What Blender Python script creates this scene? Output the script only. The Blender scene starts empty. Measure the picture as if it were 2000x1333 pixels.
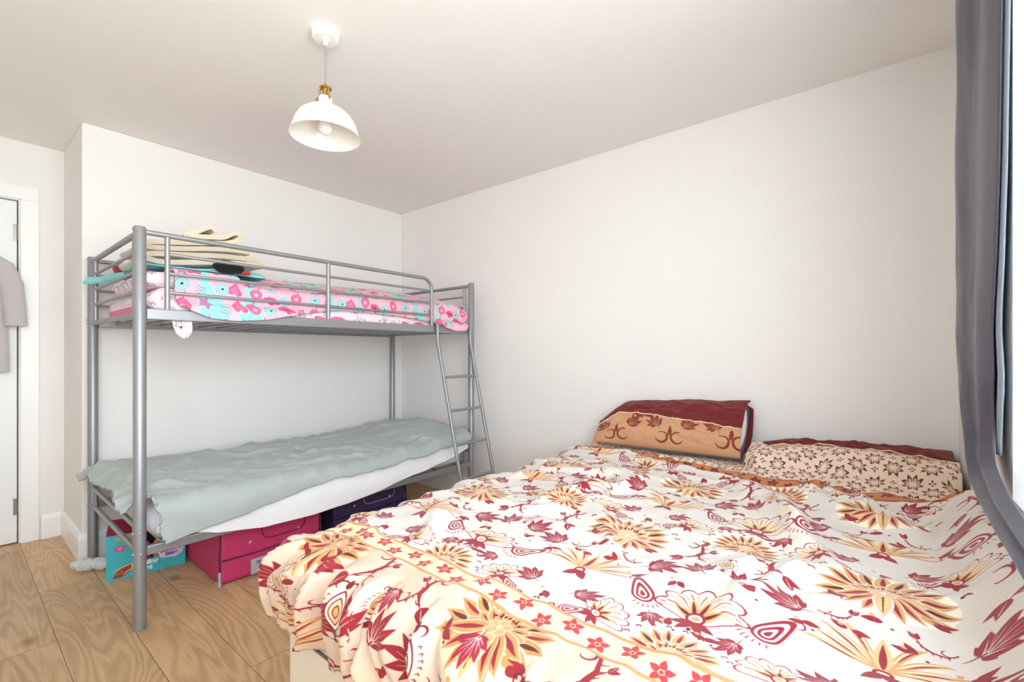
import bpy, math, random
import numpy as np
from mathutils import Vector
from mathutils.bvhtree import BVHTree

SC = bpy.context.scene
COL = SC.collection
PI = math.pi
RND = random.Random(11)

# ------------------------------------------------------------------ helpers
def lin(c):
    out = []
    for x in c[:3]:
        x = x / 255.0
        out.append(x / 12.92 if x <= 0.04045 else ((x + 0.055) / 1.055) ** 2.4)
    return (*out, 1.0)

def sstep(a, b, x):
    t = np.clip((x - a) / (b - a), 0, 1)
    return t * t * (3 - 2 * t)

_perm = {}
def noise2(x, y, seed=0):
    """gradient noise about -0.7..0.7"""
    if seed not in _perm:
        r = np.random.RandomState(seed + 5)
        _perm[seed] = (r.permutation(512), r.rand(512) * 2 * PI)
    p, ang = _perm[seed]
    x = np.asarray(x, float); y = np.asarray(y, float)
    xi = np.floor(x).astype(int); yi = np.floor(y).astype(int)
    xf = x - xi; yf = y - yi
    def g(ix, iy, dx, dy):
        a = ang[p[(p[ix & 511] + iy) & 511]]
        return np.cos(a) * dx + np.sin(a) * dy
    u = xf ** 3 * (xf * (xf * 6 - 15) + 10); v = yf ** 3 * (yf * (yf * 6 - 15) + 10)
    a = g(xi, yi, xf, yf); b = g(xi + 1, yi, xf - 1, yf)
    c = g(xi, yi + 1, xf, yf - 1); d = g(xi + 1, yi + 1, xf - 1, yf - 1)
    return (a * (1 - u) + b * u) * (1 - v) + (c * (1 - u) + d * u) * v

def fbm(x, y, seed=0, octaves=3):
    s = 0; a = 1.0
    for k in range(octaves):
        s = s + a * noise2(x * 2 ** k, y * 2 ** k, seed + k); a *= 0.5
    return s

def ridged(x, y, seed=0):
    return 1 - np.minimum(1, np.abs(noise2(x, y, seed)) * 2.6)

# ---- materials
def principled(name):
    m = bpy.data.materials.new(name); m.use_nodes = True
    nt = m.node_tree; b = nt.nodes['Principled BSDF']
    return m, nt, b

def mat(name, rgb, rough=0.6, metal=0.0, bump=None, spec=0.5, sheen=0.0, coat=0.0, var=None, img=None, alpha=1.0, trans=0.0):
    """bump=(scale,strength,distance); var=(scale,amount) colour mottling"""
    m, nt, b = principled(name)
    N, L = nt.nodes, nt.links
    b.inputs['Base Color'].default_value = lin(rgb)
    b.inputs['Roughness'].default_value = rough
    b.inputs['Metallic'].default_value = metal
    b.inputs['Specular IOR Level'].default_value = spec
    b.inputs['Sheen Weight'].default_value = sheen
    b.inputs['Coat Weight'].default_value = coat
    b.inputs['Alpha'].default_value = alpha
    b.inputs['Transmission Weight'].default_value = trans
    tc = N.new('ShaderNodeTexCoord')
    if img is not None:
        t = N.new('ShaderNodeTexImage'); t.image = img; t.extension = 'REPEAT'
        L.new(tc.outputs['UV'], t.inputs['Vector'])
        L.new(t.outputs['Color'], b.inputs['Base Color'])
    if var:
        n = N.new('ShaderNodeTexNoise'); n.inputs['Scale'].default_value = var[0]; n.inputs['Detail'].default_value = 3
        L.new(tc.outputs['Object'], n.inputs['Vector'])
        mx = N.new('ShaderNodeMix'); mx.data_type = 'RGBA'
        c = lin(rgb)
        mx.inputs['A'].default_value = tuple(x * (1 - var[1]) for x in c[:3]) + (1,)
        mx.inputs['B'].default_value = tuple(min(1, x * (1 + var[1])) for x in c[:3]) + (1,)
        L.new(n.outputs['Fac'], mx.inputs['Factor'])
        L.new(mx.outputs['Result'], b.inputs['Base Color'])
    if bump:
        n = N.new('ShaderNodeTexNoise'); n.inputs['Scale'].default_value = bump[0]; n.inputs['Detail'].default_value = 4
        L.new(tc.outputs['Object'], n.inputs['Vector'])
        bp = N.new('ShaderNodeBump'); bp.inputs['Strength'].default_value = bump[1]; bp.inputs['Distance'].default_value = bump[2]
        L.new(n.outputs['Fac'], bp.inputs['Height']); L.new(bp.outputs['Normal'], b.inputs['Normal'])
    return m

# ---- mesh collecting
class MB:
    def __init__(s): s.v = []; s.f = []
    def add(s, vs, fs):
        o = len(s.v); s.v += [tuple(map(float, p)) for p in vs]; s.f += [tuple(o + i for i in f) for f in fs]; return s
    def box(s, lo, hi):
        x0, y0, z0 = lo; x1, y1, z1 = hi
        return s.add([(x0,y0,z0),(x1,y0,z0),(x1,y1,z0),(x0,y1,z0),(x0,y0,z1),(x1,y0,z1),(x1,y1,z1),(x0,y1,z1)],
                     [(0,3,2,1),(4,5,6,7),(0,1,5,4),(1,2,6,5),(2,3,7,6),(3,0,4,7)])
    def tube(s, pts, r, seg=14, caps=True, flat=1.0):
        P = [Vector(p) for p in pts]; n = len(P)
        rs = r if isinstance(r, (list, tuple)) else [r] * n
        T = [(P[min(i+1,n-1)] - P[max(i-1,0)]).normalized() for i in range(n)]
        up = Vector((0,0,1)) if abs(T[0].z) < 0.9 else Vector((0,1,0))
        u = (up - T[0] * up.dot(T[0])).normalized()
        vs = []; fs = []
        for i in range(n):
            u = (u - T[i] * u.dot(T[i])).normalized(); w = T[i].cross(u)
            for k in range(seg):
                a = 2*PI*k/seg
                vs.append(P[i] + u*math.cos(a)*rs[i] + w*math.sin(a)*rs[i]*flat)
        for i in range(n-1):
            for k in range(seg):
                a = i*seg+k; b = i*seg+(k+1)%seg
                fs.append((a, b, b+seg, a+seg))
        if caps:
            fs.append(tuple(range(seg-1,-1,-1))); fs.append(tuple((n-1)*seg+k for k in range(seg)))
        return s.add(vs, fs)
    def lathe(s, prof, c, seg=40, closed=False):
        vs = []; fs = []; n = len(prof)
        for r, z in prof:
            for k in range(seg):
                a = 2*PI*k/seg; vs.append((c[0]+r*math.cos(a), c[1]+r*math.sin(a), c[2]+z))
        for i in range(n-1):
            for k in range(seg):
                a = i*seg+k; b = i*seg+(k+1)%seg
                fs.append((a,b,b+seg,a+seg))
        if not closed:
            if prof[0][0] > 1e-6: fs.append(tuple(range(seg-1,-1,-1)))
            if prof[-1][0] > 1e-6: fs.append(tuple((n-1)*seg+k for k in range(seg)))
        return s.add(vs, fs)
    def prism(s, poly, axis, a, b):
        """extrude polygon (2-D list) along an axis from a to b. axis 'x': poly=(y,z); 'y': poly=(x,z); 'z': poly=(x,y)"""
        n = len(poly)
        def P(p, t):
            return {'x': (t, p[0], p[1]), 'y': (p[0], t, p[1]), 'z': (p[0], p[1], t)}[axis]
        vs = [P(p, a) for p in poly] + [P(p, b) for p in poly]
        fs = [tuple(range(n-1,-1,-1)), tuple(range(n, 2*n))] + [(i,(i+1)%n,n+(i+1)%n,n+i) for i in range(n)]
        return s.add(vs, fs)
    def build(s, name, m, parent=None, smooth=True, bevel=0, sharp=35):
        me = bpy.data.meshes.new(name); me.from_pydata(s.v, [], s.f); me.update()
        import bmesh
        bm = bmesh.new(); bm.from_mesh(me); bmesh.ops.recalc_face_normals(bm, faces=bm.faces); bm.to_mesh(me); bm.free()
        o = bpy.data.objects.new(name, me); COL.objects.link(o)
        if m: me.materials.append(m)
        if smooth:
            me.polygons.foreach_set('use_smooth', [True]*len(me.polygons))
            me.set_sharp_from_angle(angle=math.radians(sharp))
        if bevel:
            b = o.modifiers.new('bevel', 'BEVEL'); b.width = bevel; b.segments = 3; b.limit_method = 'ANGLE'; b.angle_limit = math.radians(40)
        if parent: o.parent = parent
        return o

def tag(o, label=None, cat=None, group=None, kind=None):
    if label: o['label'] = label
    if cat: o['category'] = cat
    if group: o['group'] = group
    if kind: o['kind'] = kind
    return o

def thing(name, label, cat, group=None, loc=(0,0,0)):
    o = bpy.data.objects.new(name, None); COL.objects.link(o); o.empty_display_size = 0.1
    o.location = loc
    return tag(o, label, cat, group)

def structure(o): o['kind'] = 'structure'; return o

def grid_obj(name, P, m, parent=None, UV=None, mask=None, thick=0, wrap=False, offset=-1, sub=0):
    """P: (n,m,3) numpy points -> one smooth mesh; wrap closes the second axis"""
    n, k = P.shape[:2]
    idx = np.arange(n*k).reshape(n, k)
    if wrap:
        a = idx[:-1]; b = idx[1:]
        F = np.stack([a, b, np.roll(b, -1, 1), np.roll(a, -1, 1)], -1).reshape(-1, 4)
        fm = None
    else:
        F = np.stack([idx[:-1,:-1], idx[1:,:-1], idx[1:,1:], idx[:-1,1:]], -1)
        if mask is not None: F = F[mask[:-1,:-1] & mask[1:,:-1] & mask[1:,1:] & mask[:-1,1:]]
        F = F.reshape(-1, 4)
    me = bpy.data.meshes.new(name)
    me.from_pydata(P.reshape(-1,3).tolist(), [], F.tolist())
    if UV is not None:
        lay = me.uv_layers.new(name='UVMap')
        li = np.empty(len(me.loops), np.int32); me.loops.foreach_get('vertex_index', li)
        lay.data.foreach_set('uv', UV.reshape(-1,2)[li].astype(np.float32).ravel())
    me.polygons.foreach_set('use_smooth', [True]*len(me.polygons))
    if mask is not None:
        import bmesh
        bm = bmesh.new(); bm.from_mesh(me)
        bmesh.ops.delete(bm, geom=[v for v in bm.verts if not v.link_faces], context='VERTS'); bm.to_mesh(me); bm.free()
    me.update()
    o = bpy.data.objects.new(name, me); COL.objects.link(o)
    if m: me.materials.append(m)
    if thick:
        s = o.modifiers.new('thickness', 'SOLIDIFY'); s.thickness = thick; s.offset = offset
    if sub:
        s = o.modifiers.new('smooth', 'SUBSURF'); s.levels = sub; s.render_levels = sub
    if parent: o.parent = parent
    return o

# ------------------------------------------------------------------ print drawing (fabric and card prints made in memory)
class Canvas:
    def __init__(s, w, h, bg):
        s.w, s.h = w, h
        s.a = np.empty((h, w, 3), np.float32); s.a[:] = np.array(bg, np.float32) / 255
    def poly(s, pts, col, wrap=False, al=1.0):
        pts = np.asarray(pts, float)
        if wrap:
            lo = pts.min(0); hi = pts.max(0)
            for ox in range(-int(math.floor(hi[0]/s.w)), 1-int(math.floor(lo[0]/s.w))):
                for oy in range(-int(math.floor(hi[1]/s.h)), 1-int(math.floor(lo[1]/s.h))):
                    s._poly(pts + (ox*s.w, oy*s.h), col, al)
        else: s._poly(pts, col, al)
    def _poly(s, pts, col, al):
        SS = 3
        x0 = max(0, int(pts[:,0].min())-1); x1 = min(s.w, int(pts[:,0].max())+2)
        y0 = max(0, int(pts[:,1].min())-1); y1 = min(s.h, int(pts[:,1].max())+2)
        if x1 <= x0 or y1 <= y0: return
        W = (x1-x0)*SS; H = (y1-y0)*SS
        px = (pts[:,0]-x0)*SS; py = (pts[:,1]-y0)*SS
        qx = np.roll(px,-1); qy = np.roll(py,-1)
        acc = np.zeros((H, W+1), np.int16)
        rows = np.arange(H)+0.5
        for j in range(H):
            y = rows[j]
            m = ((py <= y) & (qy > y)) | ((qy <= y) & (py > y))
            if not m.any(): continue
            xs = px[m] + (y-py[m])/(qy[m]-py[m])*(qx[m]-px[m])
            wn = np.where(qy[m] > py[m], 1, -1)
            np.add.at(acc[j], np.clip(np.ceil(xs-0.5), 0, W).astype(int), wn)
        cov = (np.cumsum(acc, 1)[:, :W] != 0).astype(np.float32)
        cov = cov.reshape(y1-y0, SS, x1-x0, SS).mean((1,3))[..., None] * al
        s.a[y0:y1, x0:x1] = s.a[y0:y1, x0:x1]*(1-cov) + (np.array(col, np.float32)/255)*cov
    def image(s, name):
        im = bpy.data.images.new(name, s.w, s.h)
        out = np.ones((s.h, s.w, 4), np.float32); out[..., :3] = s.a
        im.pixels.foreach_set(out.ravel()); im.update(); im.pack()
        return im

def stroke(pts, w0, w1=None, wm=None):
    """polyline -> tapered outline polygon"""
    p = np.asarray(pts, float); n = len(p); t = np.linspace(0, 1, n)
    if w1 is None: w1 = w0
    if wm is None: wm = (w0+w1)/2
    w = (w0*(1-t)*(1-2*t) + 4*wm*t*(1-t) + w1*t*(2*t-1)) / 2
    w = np.maximum(w, 0.0)
    d = np.gradient(p, axis=0); d /= np.linalg.norm(d, axis=1)[:, None] + 1e-9
    nrm = np.stack([-d[:,1], d[:,0]], 1)
    return np.concatenate([p + nrm*w[:,None], (p - nrm*w[:,None])[::-1]])

def arc(cx, cy, rx, ry, a0, a1, n=24):
    a = np.radians(np.linspace(a0, a1, n)); return np.stack([cx+rx*np.cos(a), cy+ry*np.sin(a)], 1)

def ell(cx, cy, rx, ry, rot=0, n=22):
    p = arc(0, 0, rx, ry, 0, 360, n+1)[:-1]; c, s_ = math.cos(math.radians(rot)), math.sin(math.radians(rot))
    return p @ np.array([[c, s_], [-s_, c]]) + (cx, cy)

def petal(cx, cy, ang, L, w, n=16, r0=0.0):
    """pointed petal from (cx,cy)+r0 outward at angle"""
    t = np.linspace(0, 1, n); wd = w*np.sin(PI*t**0.75)
    up = np.stack([r0+t*L, wd], 1); dn = np.stack([r0+t*L, -wd], 1)[::-1]
    p = np.concatenate([up, dn]); c, s_ = math.cos(math.radians(ang)), math.sin(math.radians(ang))
    return p @ np.array([[c, s_], [-s_, c]]) + (cx, cy)

def xf(p, x, y, sc, rot=0, mir=False):
    p = np.asarray(p, float).copy()
    if mir: p[:,0] *= -1
    c, s_ = math.cos(math.radians(rot)), math.sin(math.radians(rot))
    return (p @ np.array([[c, s_], [-s_, c]])) * sc + (x, y)

RED = (150, 40, 52); DRED = (116, 30, 42); GOLD = (212, 160, 104); PALE = (238, 220, 190); CREAM = (221, 214, 206); DKB = (96, 40, 34); LGOLD = (226, 184, 132)

def m_leaf(col=RED, vein=CREAM):
    """broad pointed leaf: a fan of overlapping lobes split by pale veins"""
    out = []
    for a, L, w in ((90,1.25,.20),(62,1.08,.18),(118,1.08,.18),(32,.82,.16),(148,.82,.16),(2,.5,.12),(178,.5,.12)):
        out.append((petal(0, 0, a, L, w, r0=-.05), col))
    for a, L in ((90,1.0),(62,.86),(118,.86),(32,.62),(148,.62)):
        c, s_ = math.cos(math.radians(a)), math.sin(math.radians(a))
        out.append((stroke([(0,-.05),(c*L*.4+.03*s_, s_*L*.4),(c*L*.8, s_*L*.8)], .05, .008), vein))
    for a, L in ((76,.95),(104,.95),(47,.8),(133,.8)):
        c, s_ = math.cos(math.radians(a)), math.sin(math.radians(a))
        out.append((stroke([(c*.25,s_*.25),(c*L*.6,s_*L*.6),(c*L, s_*L)], .018, .012), vein))
    out.append((stroke([(0,.05),(.03,-.15),(-.02,-.42)], .07, .02), col))
    return out

def m_medal():
    o = []
    o.append((ell(0, -.02, 1.0, .80), (247,234,214)))
    for k in range(13):
        a = -25+k*230/12
        o.append((petal(0, -.1, a, .68, .165, r0=.36), CREAM)); o.append((petal(0, -.1, a, .64, .135, r0=.37), GOLD)); o.append((petal(0, -.1, a, .42, .040, r0=.50), DKB if k % 2 else RED))
    for k in range(9):
        a = 0+k*180/8
        o.append((petal(0, -.12, a, .44, .125, r0=.16), CREAM)); o.append((petal(0, -.12, a, .40, .10, r0=.17), GOLD)); o.append((petal(0, -.12, a, .22, .02, r0=.26), DRED))
    for a in (205, 228, 250, 290, 312, 335):
        o.append((petal(0, -.05, a, .74, .14, r0=.10), CREAM)); o.append((petal(0, -.05, a, .70, .115, r0=.11), GOLD)); o.append((petal(0, -.05, a, .52, .045, r0=.2), RED))
    o.append((petal(0, -.05, 270, .80, .15, r0=.05), CREAM)); o.append((petal(0, -.05, 270, .75, .12, r0=.06), LGOLD)); o.append((stroke([(0,-.3),(0,-.5),(0,-.72)], .03, .01), DKB))
    for k in range(5):
        x, y = .13*math.cos(k*1.2566+.3), -.03+.13*math.sin(k*1.2566+.3)
        o.append((ell(x, y, .105, .095), CREAM)); o.append((ell(x, y, .085, .075), LGOLD))
    for k in range(7): o.append((ell(-.24+.08*k, .26-abs(k-3)*.03, .024, .032), DKB))
    for k in range(9):
        a = math.radians(18+k*144/8); cx, cy = 1.14*math.cos(a), 1.0*math.sin(a)
        o.append((stroke([(cx-.07, cy-.03), (cx-.01, cy+.04), (cx+.05, cy+.01)], .012, .04, .045), DRED)); o.append((ell(cx+.05, cy, .028, .028), DRED))
    o.append((ell(0, 1.16, .05, .08), DRED))
    return o

def m_pais(col=RED):
    o = []
    for i, s in enumerate((1, .78, .58, .38, .2)):
        t = np.linspace(0, 1, 40)
        th = 2*PI*t; r = (.42*(1-.55*np.sin(th/2)**1.0)+.1)*s
        x = r*np.cos(th)*.8; y = r*np.sin(th)+.55*s*np.exp(-((t-.25)/.13)**2)
        o.append((np.stack([x+.10*(1-s), y], 1), col if i % 2 == 0 else CREAM))
    for k in range(9):
        a = math.radians(-30-k*15); o.append((stroke([(math.cos(a)*.42, math.sin(a)*.50), (math.cos(a)*.56, math.sin(a)*.66)], .02, .035), col))
    o.append((stroke(arc(.05, .92, .16, .14, 200, -60, 18), .03, .01, .05), col))
    return o

def m_swirl(col=RED):
    o = []
    a = np.linspace(0, 4.4, 34); r = .30*np.exp(-a*.28)
    sp = np.stack([r*np.cos(a+1.2)+.0, r*np.sin(a+1.2)+.15], 1)
    o.append((stroke(sp, .055, .012, .05), col))
    o.append((stroke([(.10,.44),(-.25,.30),(-.42,-.05),(-.38,-.4),(-.15,-.7)], .02, .01, .10), col))
    for k in range(6):
        t = k/5; x, y = -.2-.2*math.sin(t*PI), .34-.95*t
        o.append((stroke([(x,y),(x-.10,y+.02),(x-.17,y+.10)], .05, .01), col))
    o.append((petal(-.15, -.65, 290, .42, .11), col)); o.append((petal(-.15, -.65, 330, .38, .09), col)); o.append((stroke([(-.13,-.7),(-.03,-.95)], .01, .03), CREAM))
    return o

def m_fan():
    o = []
    sc = []
    for k in range(7):
        a0 = -10+k*200/7
        for q in np.linspace(0, 1, 8):
            a = math.radians(a0+q*200/7); r = .62+.16*math.sin(PI*q)
            sc.append((r*math.cos(a), r*math.sin(a)*.85))
    sc.append((0, -.35))
    sc = np.array(sc)
    o.append((sc*1.06, RED)); o.append((sc, CREAM)); o.append((sc*.72, PALE))
    for k in range(15):
        a = math.radians(-2+k*184/14); c, s_ = math.cos(a), math.sin(a)*.85
        o.append((stroke([(c*.2, s_*.2-.08), (c*.42, s_*.42), (c*.6, s_*.6)], .008, .02, .022), RED if k % 2 else GOLD))
    for a in (30, 70, 110, 150): o.append((petal(0, -.2, a, .5, .09), GOLD)); o.append((petal(0, -.2, a, .4, .035, r0=.05), DRED))
    o.append((ell(0, -.18, .17, .15), RED)); o.append((ell(0, -.18, .12, .10), CREAM)); o.append((ell(0, -.18, .07, .06), GOLD))
    for a in (205, 240, 300, 335): o.append((petal(0, -.28, a, .42, .08), RED))
    return o

def m_palm():
    o = []
    for sg in (-1, 1):
        for k, (dx, dy, L) in enumerate([(.95,.25,1), (.8,.55,.9), (.5,.8,.85), (.98,-.02,.8)]):
            pts = [(0,-.3), (sg*dx*.35, dy*.35-.12), (sg*dx*.75, dy*.8+.02), (sg*dx*1.05, dy*.95-.10)]
            t = np.linspace(0, 1, 14)[:, None]
            p = [np.array(q) for q in pts]
            c = (1-t)**3*p[0]+3*(1-t)**2*t*p[1]+3*(1-t)*t*t*p[2]+t**3*p[3]
            o.append((stroke(c, .02, .01, .13), GOLD)); o.append((stroke(c[2:-2]+(0,.02), .008, .004, .045), PALE)); o.append((stroke(c[4:-3]-(0,.03), .004, .004, .03), RED))
    o.append((petal(0, -.3, 90, .9, .12), LGOLD)); o.append((petal(0, -.25, 90, .7, .05), RED))
    o.append((ell(0, -.36, .13, .10), RED)); o.append((ell(0, -.36, .08, .05), PALE))
    for sg in (-1, 1): o.append((petal(0, -.38, 270+sg*40, .4, .10), RED))
    return o

def m_eye():
    o = []
    for s, c in ((1, DRED), (.9, PALE), (.68, DRED), (.6, LGOLD), (.34, DRED), (.26, GOLD)):
        t = np.linspace(-1, 1, 18); w = .34*(1-t*t)
        o.append((np.concatenate([np.stack([w*s, t*.6*s], 1), np.stack([-w*s, t*.6*s], 1)[::-1]]), c))
    for k in range(7):
        y = -.42+k*.14; w = .34*(1-(y/.6)**2)+.10
        for sg in (-1, 1): o.append((stroke([(sg*w, y), (sg*(w+.08), y+.03), (sg*(w+.10), y-.03)], .01, .02, .035), DRED))
    for sg in (-1, 1):
        o.append((stroke(arc(sg*.2, -.78, .17, .14, 90-sg*40, 90+sg*200, 16), .02, .015, .05), DRED))
        o.append((stroke(arc(sg*.16, .72, .14, .12, 90+sg*90, 90-sg*150, 16), .02, .015, .05), DRED))
    o.append((petal(0, -.62, 270, .3, .08), DRED)); o.append((petal(0, .62, 90, .3, .08), DRED))
    return o

def m_flower5(col, c2):
    o = []
    for k in range(5): o.append((petal(0, 0, 90+72*k, .82, .27, r0=.14), col))
    o.append((ell(0, 0, .22, .22), c2)); o.append((ell(0, 0, .16, .16), col))
    return o

def put(cv, motif, x, y, sc, rot=0, mir=False, wrap=True):
    for p, c in motif: cv.poly(xf(p, x, y, sc, rot, mir), c, wrap)

PX = 860.0   # print pixels per metre of bedding
def field_tile():
    T = int(.60*PX)
    cv = Canvas(T, T, CREAM)
    L, M, Pz, Sw, F, Pl, Ey = m_leaf(), m_medal(), m_pais(), m_swirl(), m_fan(), m_palm(), m_eye()
    u = PX
    for x, y, rx, ry in ((.5,.2,.10,.08),(.0,.14,.12,.09),(.27,.88,.08,.06),(.73,.88,.08,.06)):
        for k in range(4): cv.poly(ell(x*T, y*T, rx*u*(1-.17*k), ry*u*(1-.17*k)), (246,226,196), True, al=.16)
    def P(m, x, y, s, r=0, mir=False): put(cv, m, x*T, y*T, s*u, r, mir)
    P(M, .5, .60, .125)
    P(L, .27, .33, .072, 72); P(L, .73, .33, .072, -72)
    P(Pl, .5, .19, .118)
    P(Sw, .205, .62, .098, 10); P(Sw, .795, .62, .098, -10, True)
    P(F, 0, .08, .120); P(Pz, .20, .10, .080, -40); P(Pz, .80, .10, .080, 40, True)
    P(L, .07, .36, .066, -28); P(L, .93, .36, .066, 28)
    P(M, 0, .80, .088, 0)
    P(Sw, .10, .545, .060, 185); P(Sw, .90, .545, .060, 175, True)
    P(F, .27, .875, .080, 28); P(F, .73, .875, .080, -28, True)
    P(L, .40, .93, .056, 62); P(L, .60, .93, .056, -62)
    P(Pz, .365, .80, .052, 45); P(Pz, .635, .80, .052, -45, True)
    P(Ey, 0, .455, .050, 0)
    P(Sw, .36, .36, .052, 120); P(Sw, .64, .36, .052, -120, True)
    P(L, .14, .985, .045, 150); P(L, .86, .985, .045, -150)
    for x, y in ((.30,.22),(.70,.22),(.36,.50),(.64,.50),(.13,.25),(.87,.25),(.14,.72),(.86,.72),(.5,.40),(.5,.87),(.42,.29),(.58,.29),(.06,.95),(.94,.95)):
        for q in range(2): cv.poly(petal((x+.01*q)*T, y*T, RND.uniform(0, 360), .032*u, .008*u), RED, True)
        cv.poly(ell(x*T+.018*u, y*T+.010*u, .005*u, .005*u), GOLD, True); cv.poly(ell(x*T-.014*u, y*T-.012*u, .003*u, .003*u), DKB, True)
    return cv.a

def diamond_tile():
    T = int(.112*PX); B = (226, 204, 184)
    cv = Canvas(T, T, B)
    for cx, cy in ((.5,.5),(0,0)):
        for k in range(8):
            a = 22.5+45*k; cv.poly(petal(cx*T, cy*T, a, .024*PX, .0065*PX, r0=.011*PX), (104, 52, 42), True)
            cv.poly(petal(cx*T, cy*T, a, .013*PX, .0032*PX, r0=.012*PX), B, True)
    for cx, cy in ((.5,0),(0,.5)):
        for k in range(4): cv.poly(petal(cx*T, cy*T, 90*k, .009*PX, .0028*PX, r0=.003*PX), (104, 52, 42), True)
    return cv.a

def tile_to(arr, h, w, oy=0, ox=0):
    th, tw = arr.shape[:2]
    yy = (np.arange(h)+oy) % th; xx = (np.arange(w)+ox) % tw
    return arr[yy][:, xx]
# ------------------------------------------------------------------ key dimensions (metres)
CAMH = 1.152; H = 2.44
XB = 2.652            # headboard wall
YA = 3.456            # wall behind the bunk
YD = 4.07             # door wall
XC = 0.474            # outer corner of the boxed-out wall
YW = -0.243           # window wall
XL = -1.05            # left wall

# ------------------------------------------------------------------ materials
def wall_mat(name, rgb, rough_bump):
    m, nt, b = principled(name); N, L = nt.nodes, nt.links
    b.inputs['Base Color'].default_value = lin(rgb); b.inputs['Roughness'].default_value = 0.85; b.inputs['Specular IOR Level'].default_value = 0.25
    tc = N.new('ShaderNodeTexCoord')
    n = N.new('ShaderNodeTexNoise'); n.inputs['Scale'].default_value = 55; n.inputs['Detail'].default_value = 3
    L.new(tc.outputs['Object'], n.inputs['Vector'])
    bp = N.new('ShaderNodeBump'); bp.inputs['Strength'].default_value = rough_bump; bp.inputs['Distance'].default_value = 0.004
    L.new(n.outputs['Fac'], bp.inputs['Height']); L.new(bp.outputs['Normal'], b.inputs['Normal'])
    return m
M_WALL = wall_mat('white_wall_paint', (236, 234, 231), 0.12)
M_WALLR = wall_mat('textured_wall_paper', (236, 233, 231), 0.30)
M_CEIL = wall_mat('ceiling_paint', (238, 235, 231), 0.05)
M_TRIM = mat('white_gloss_paint', (242, 242, 241), rough=0.35)
M_DOOR = mat('door_paint', (236, 237, 238), rough=0.4)
M_STEEL = mat('silver_painted_tube', (152, 153, 156), rough=0.42, metal=0.55, bump=(90, .05, .001))
M_CHROME = mat('bright_bolt', (215, 215, 215), rough=0.2, metal=1.0)
M_HINGE = mat('hinge_metal', (150, 145, 135), rough=0.35, metal=0.9)
M_BRASS = mat('brass', (190, 160, 95), rough=0.3, metal=0.95)
M_SHADE = mat('white_enamel', (246, 243, 234), rough=0.3, coat=0.3)
M_CABLE = mat('grey_braided_cable', (150, 148, 150), rough=0.8, bump=(400, .5, .001))
M_BULB = mat('frosted_bulb', (250, 248, 244), rough=0.25, coat=0.4)
M_PVC = mat('white_upvc', (245, 246, 247), rough=0.3)

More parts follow.
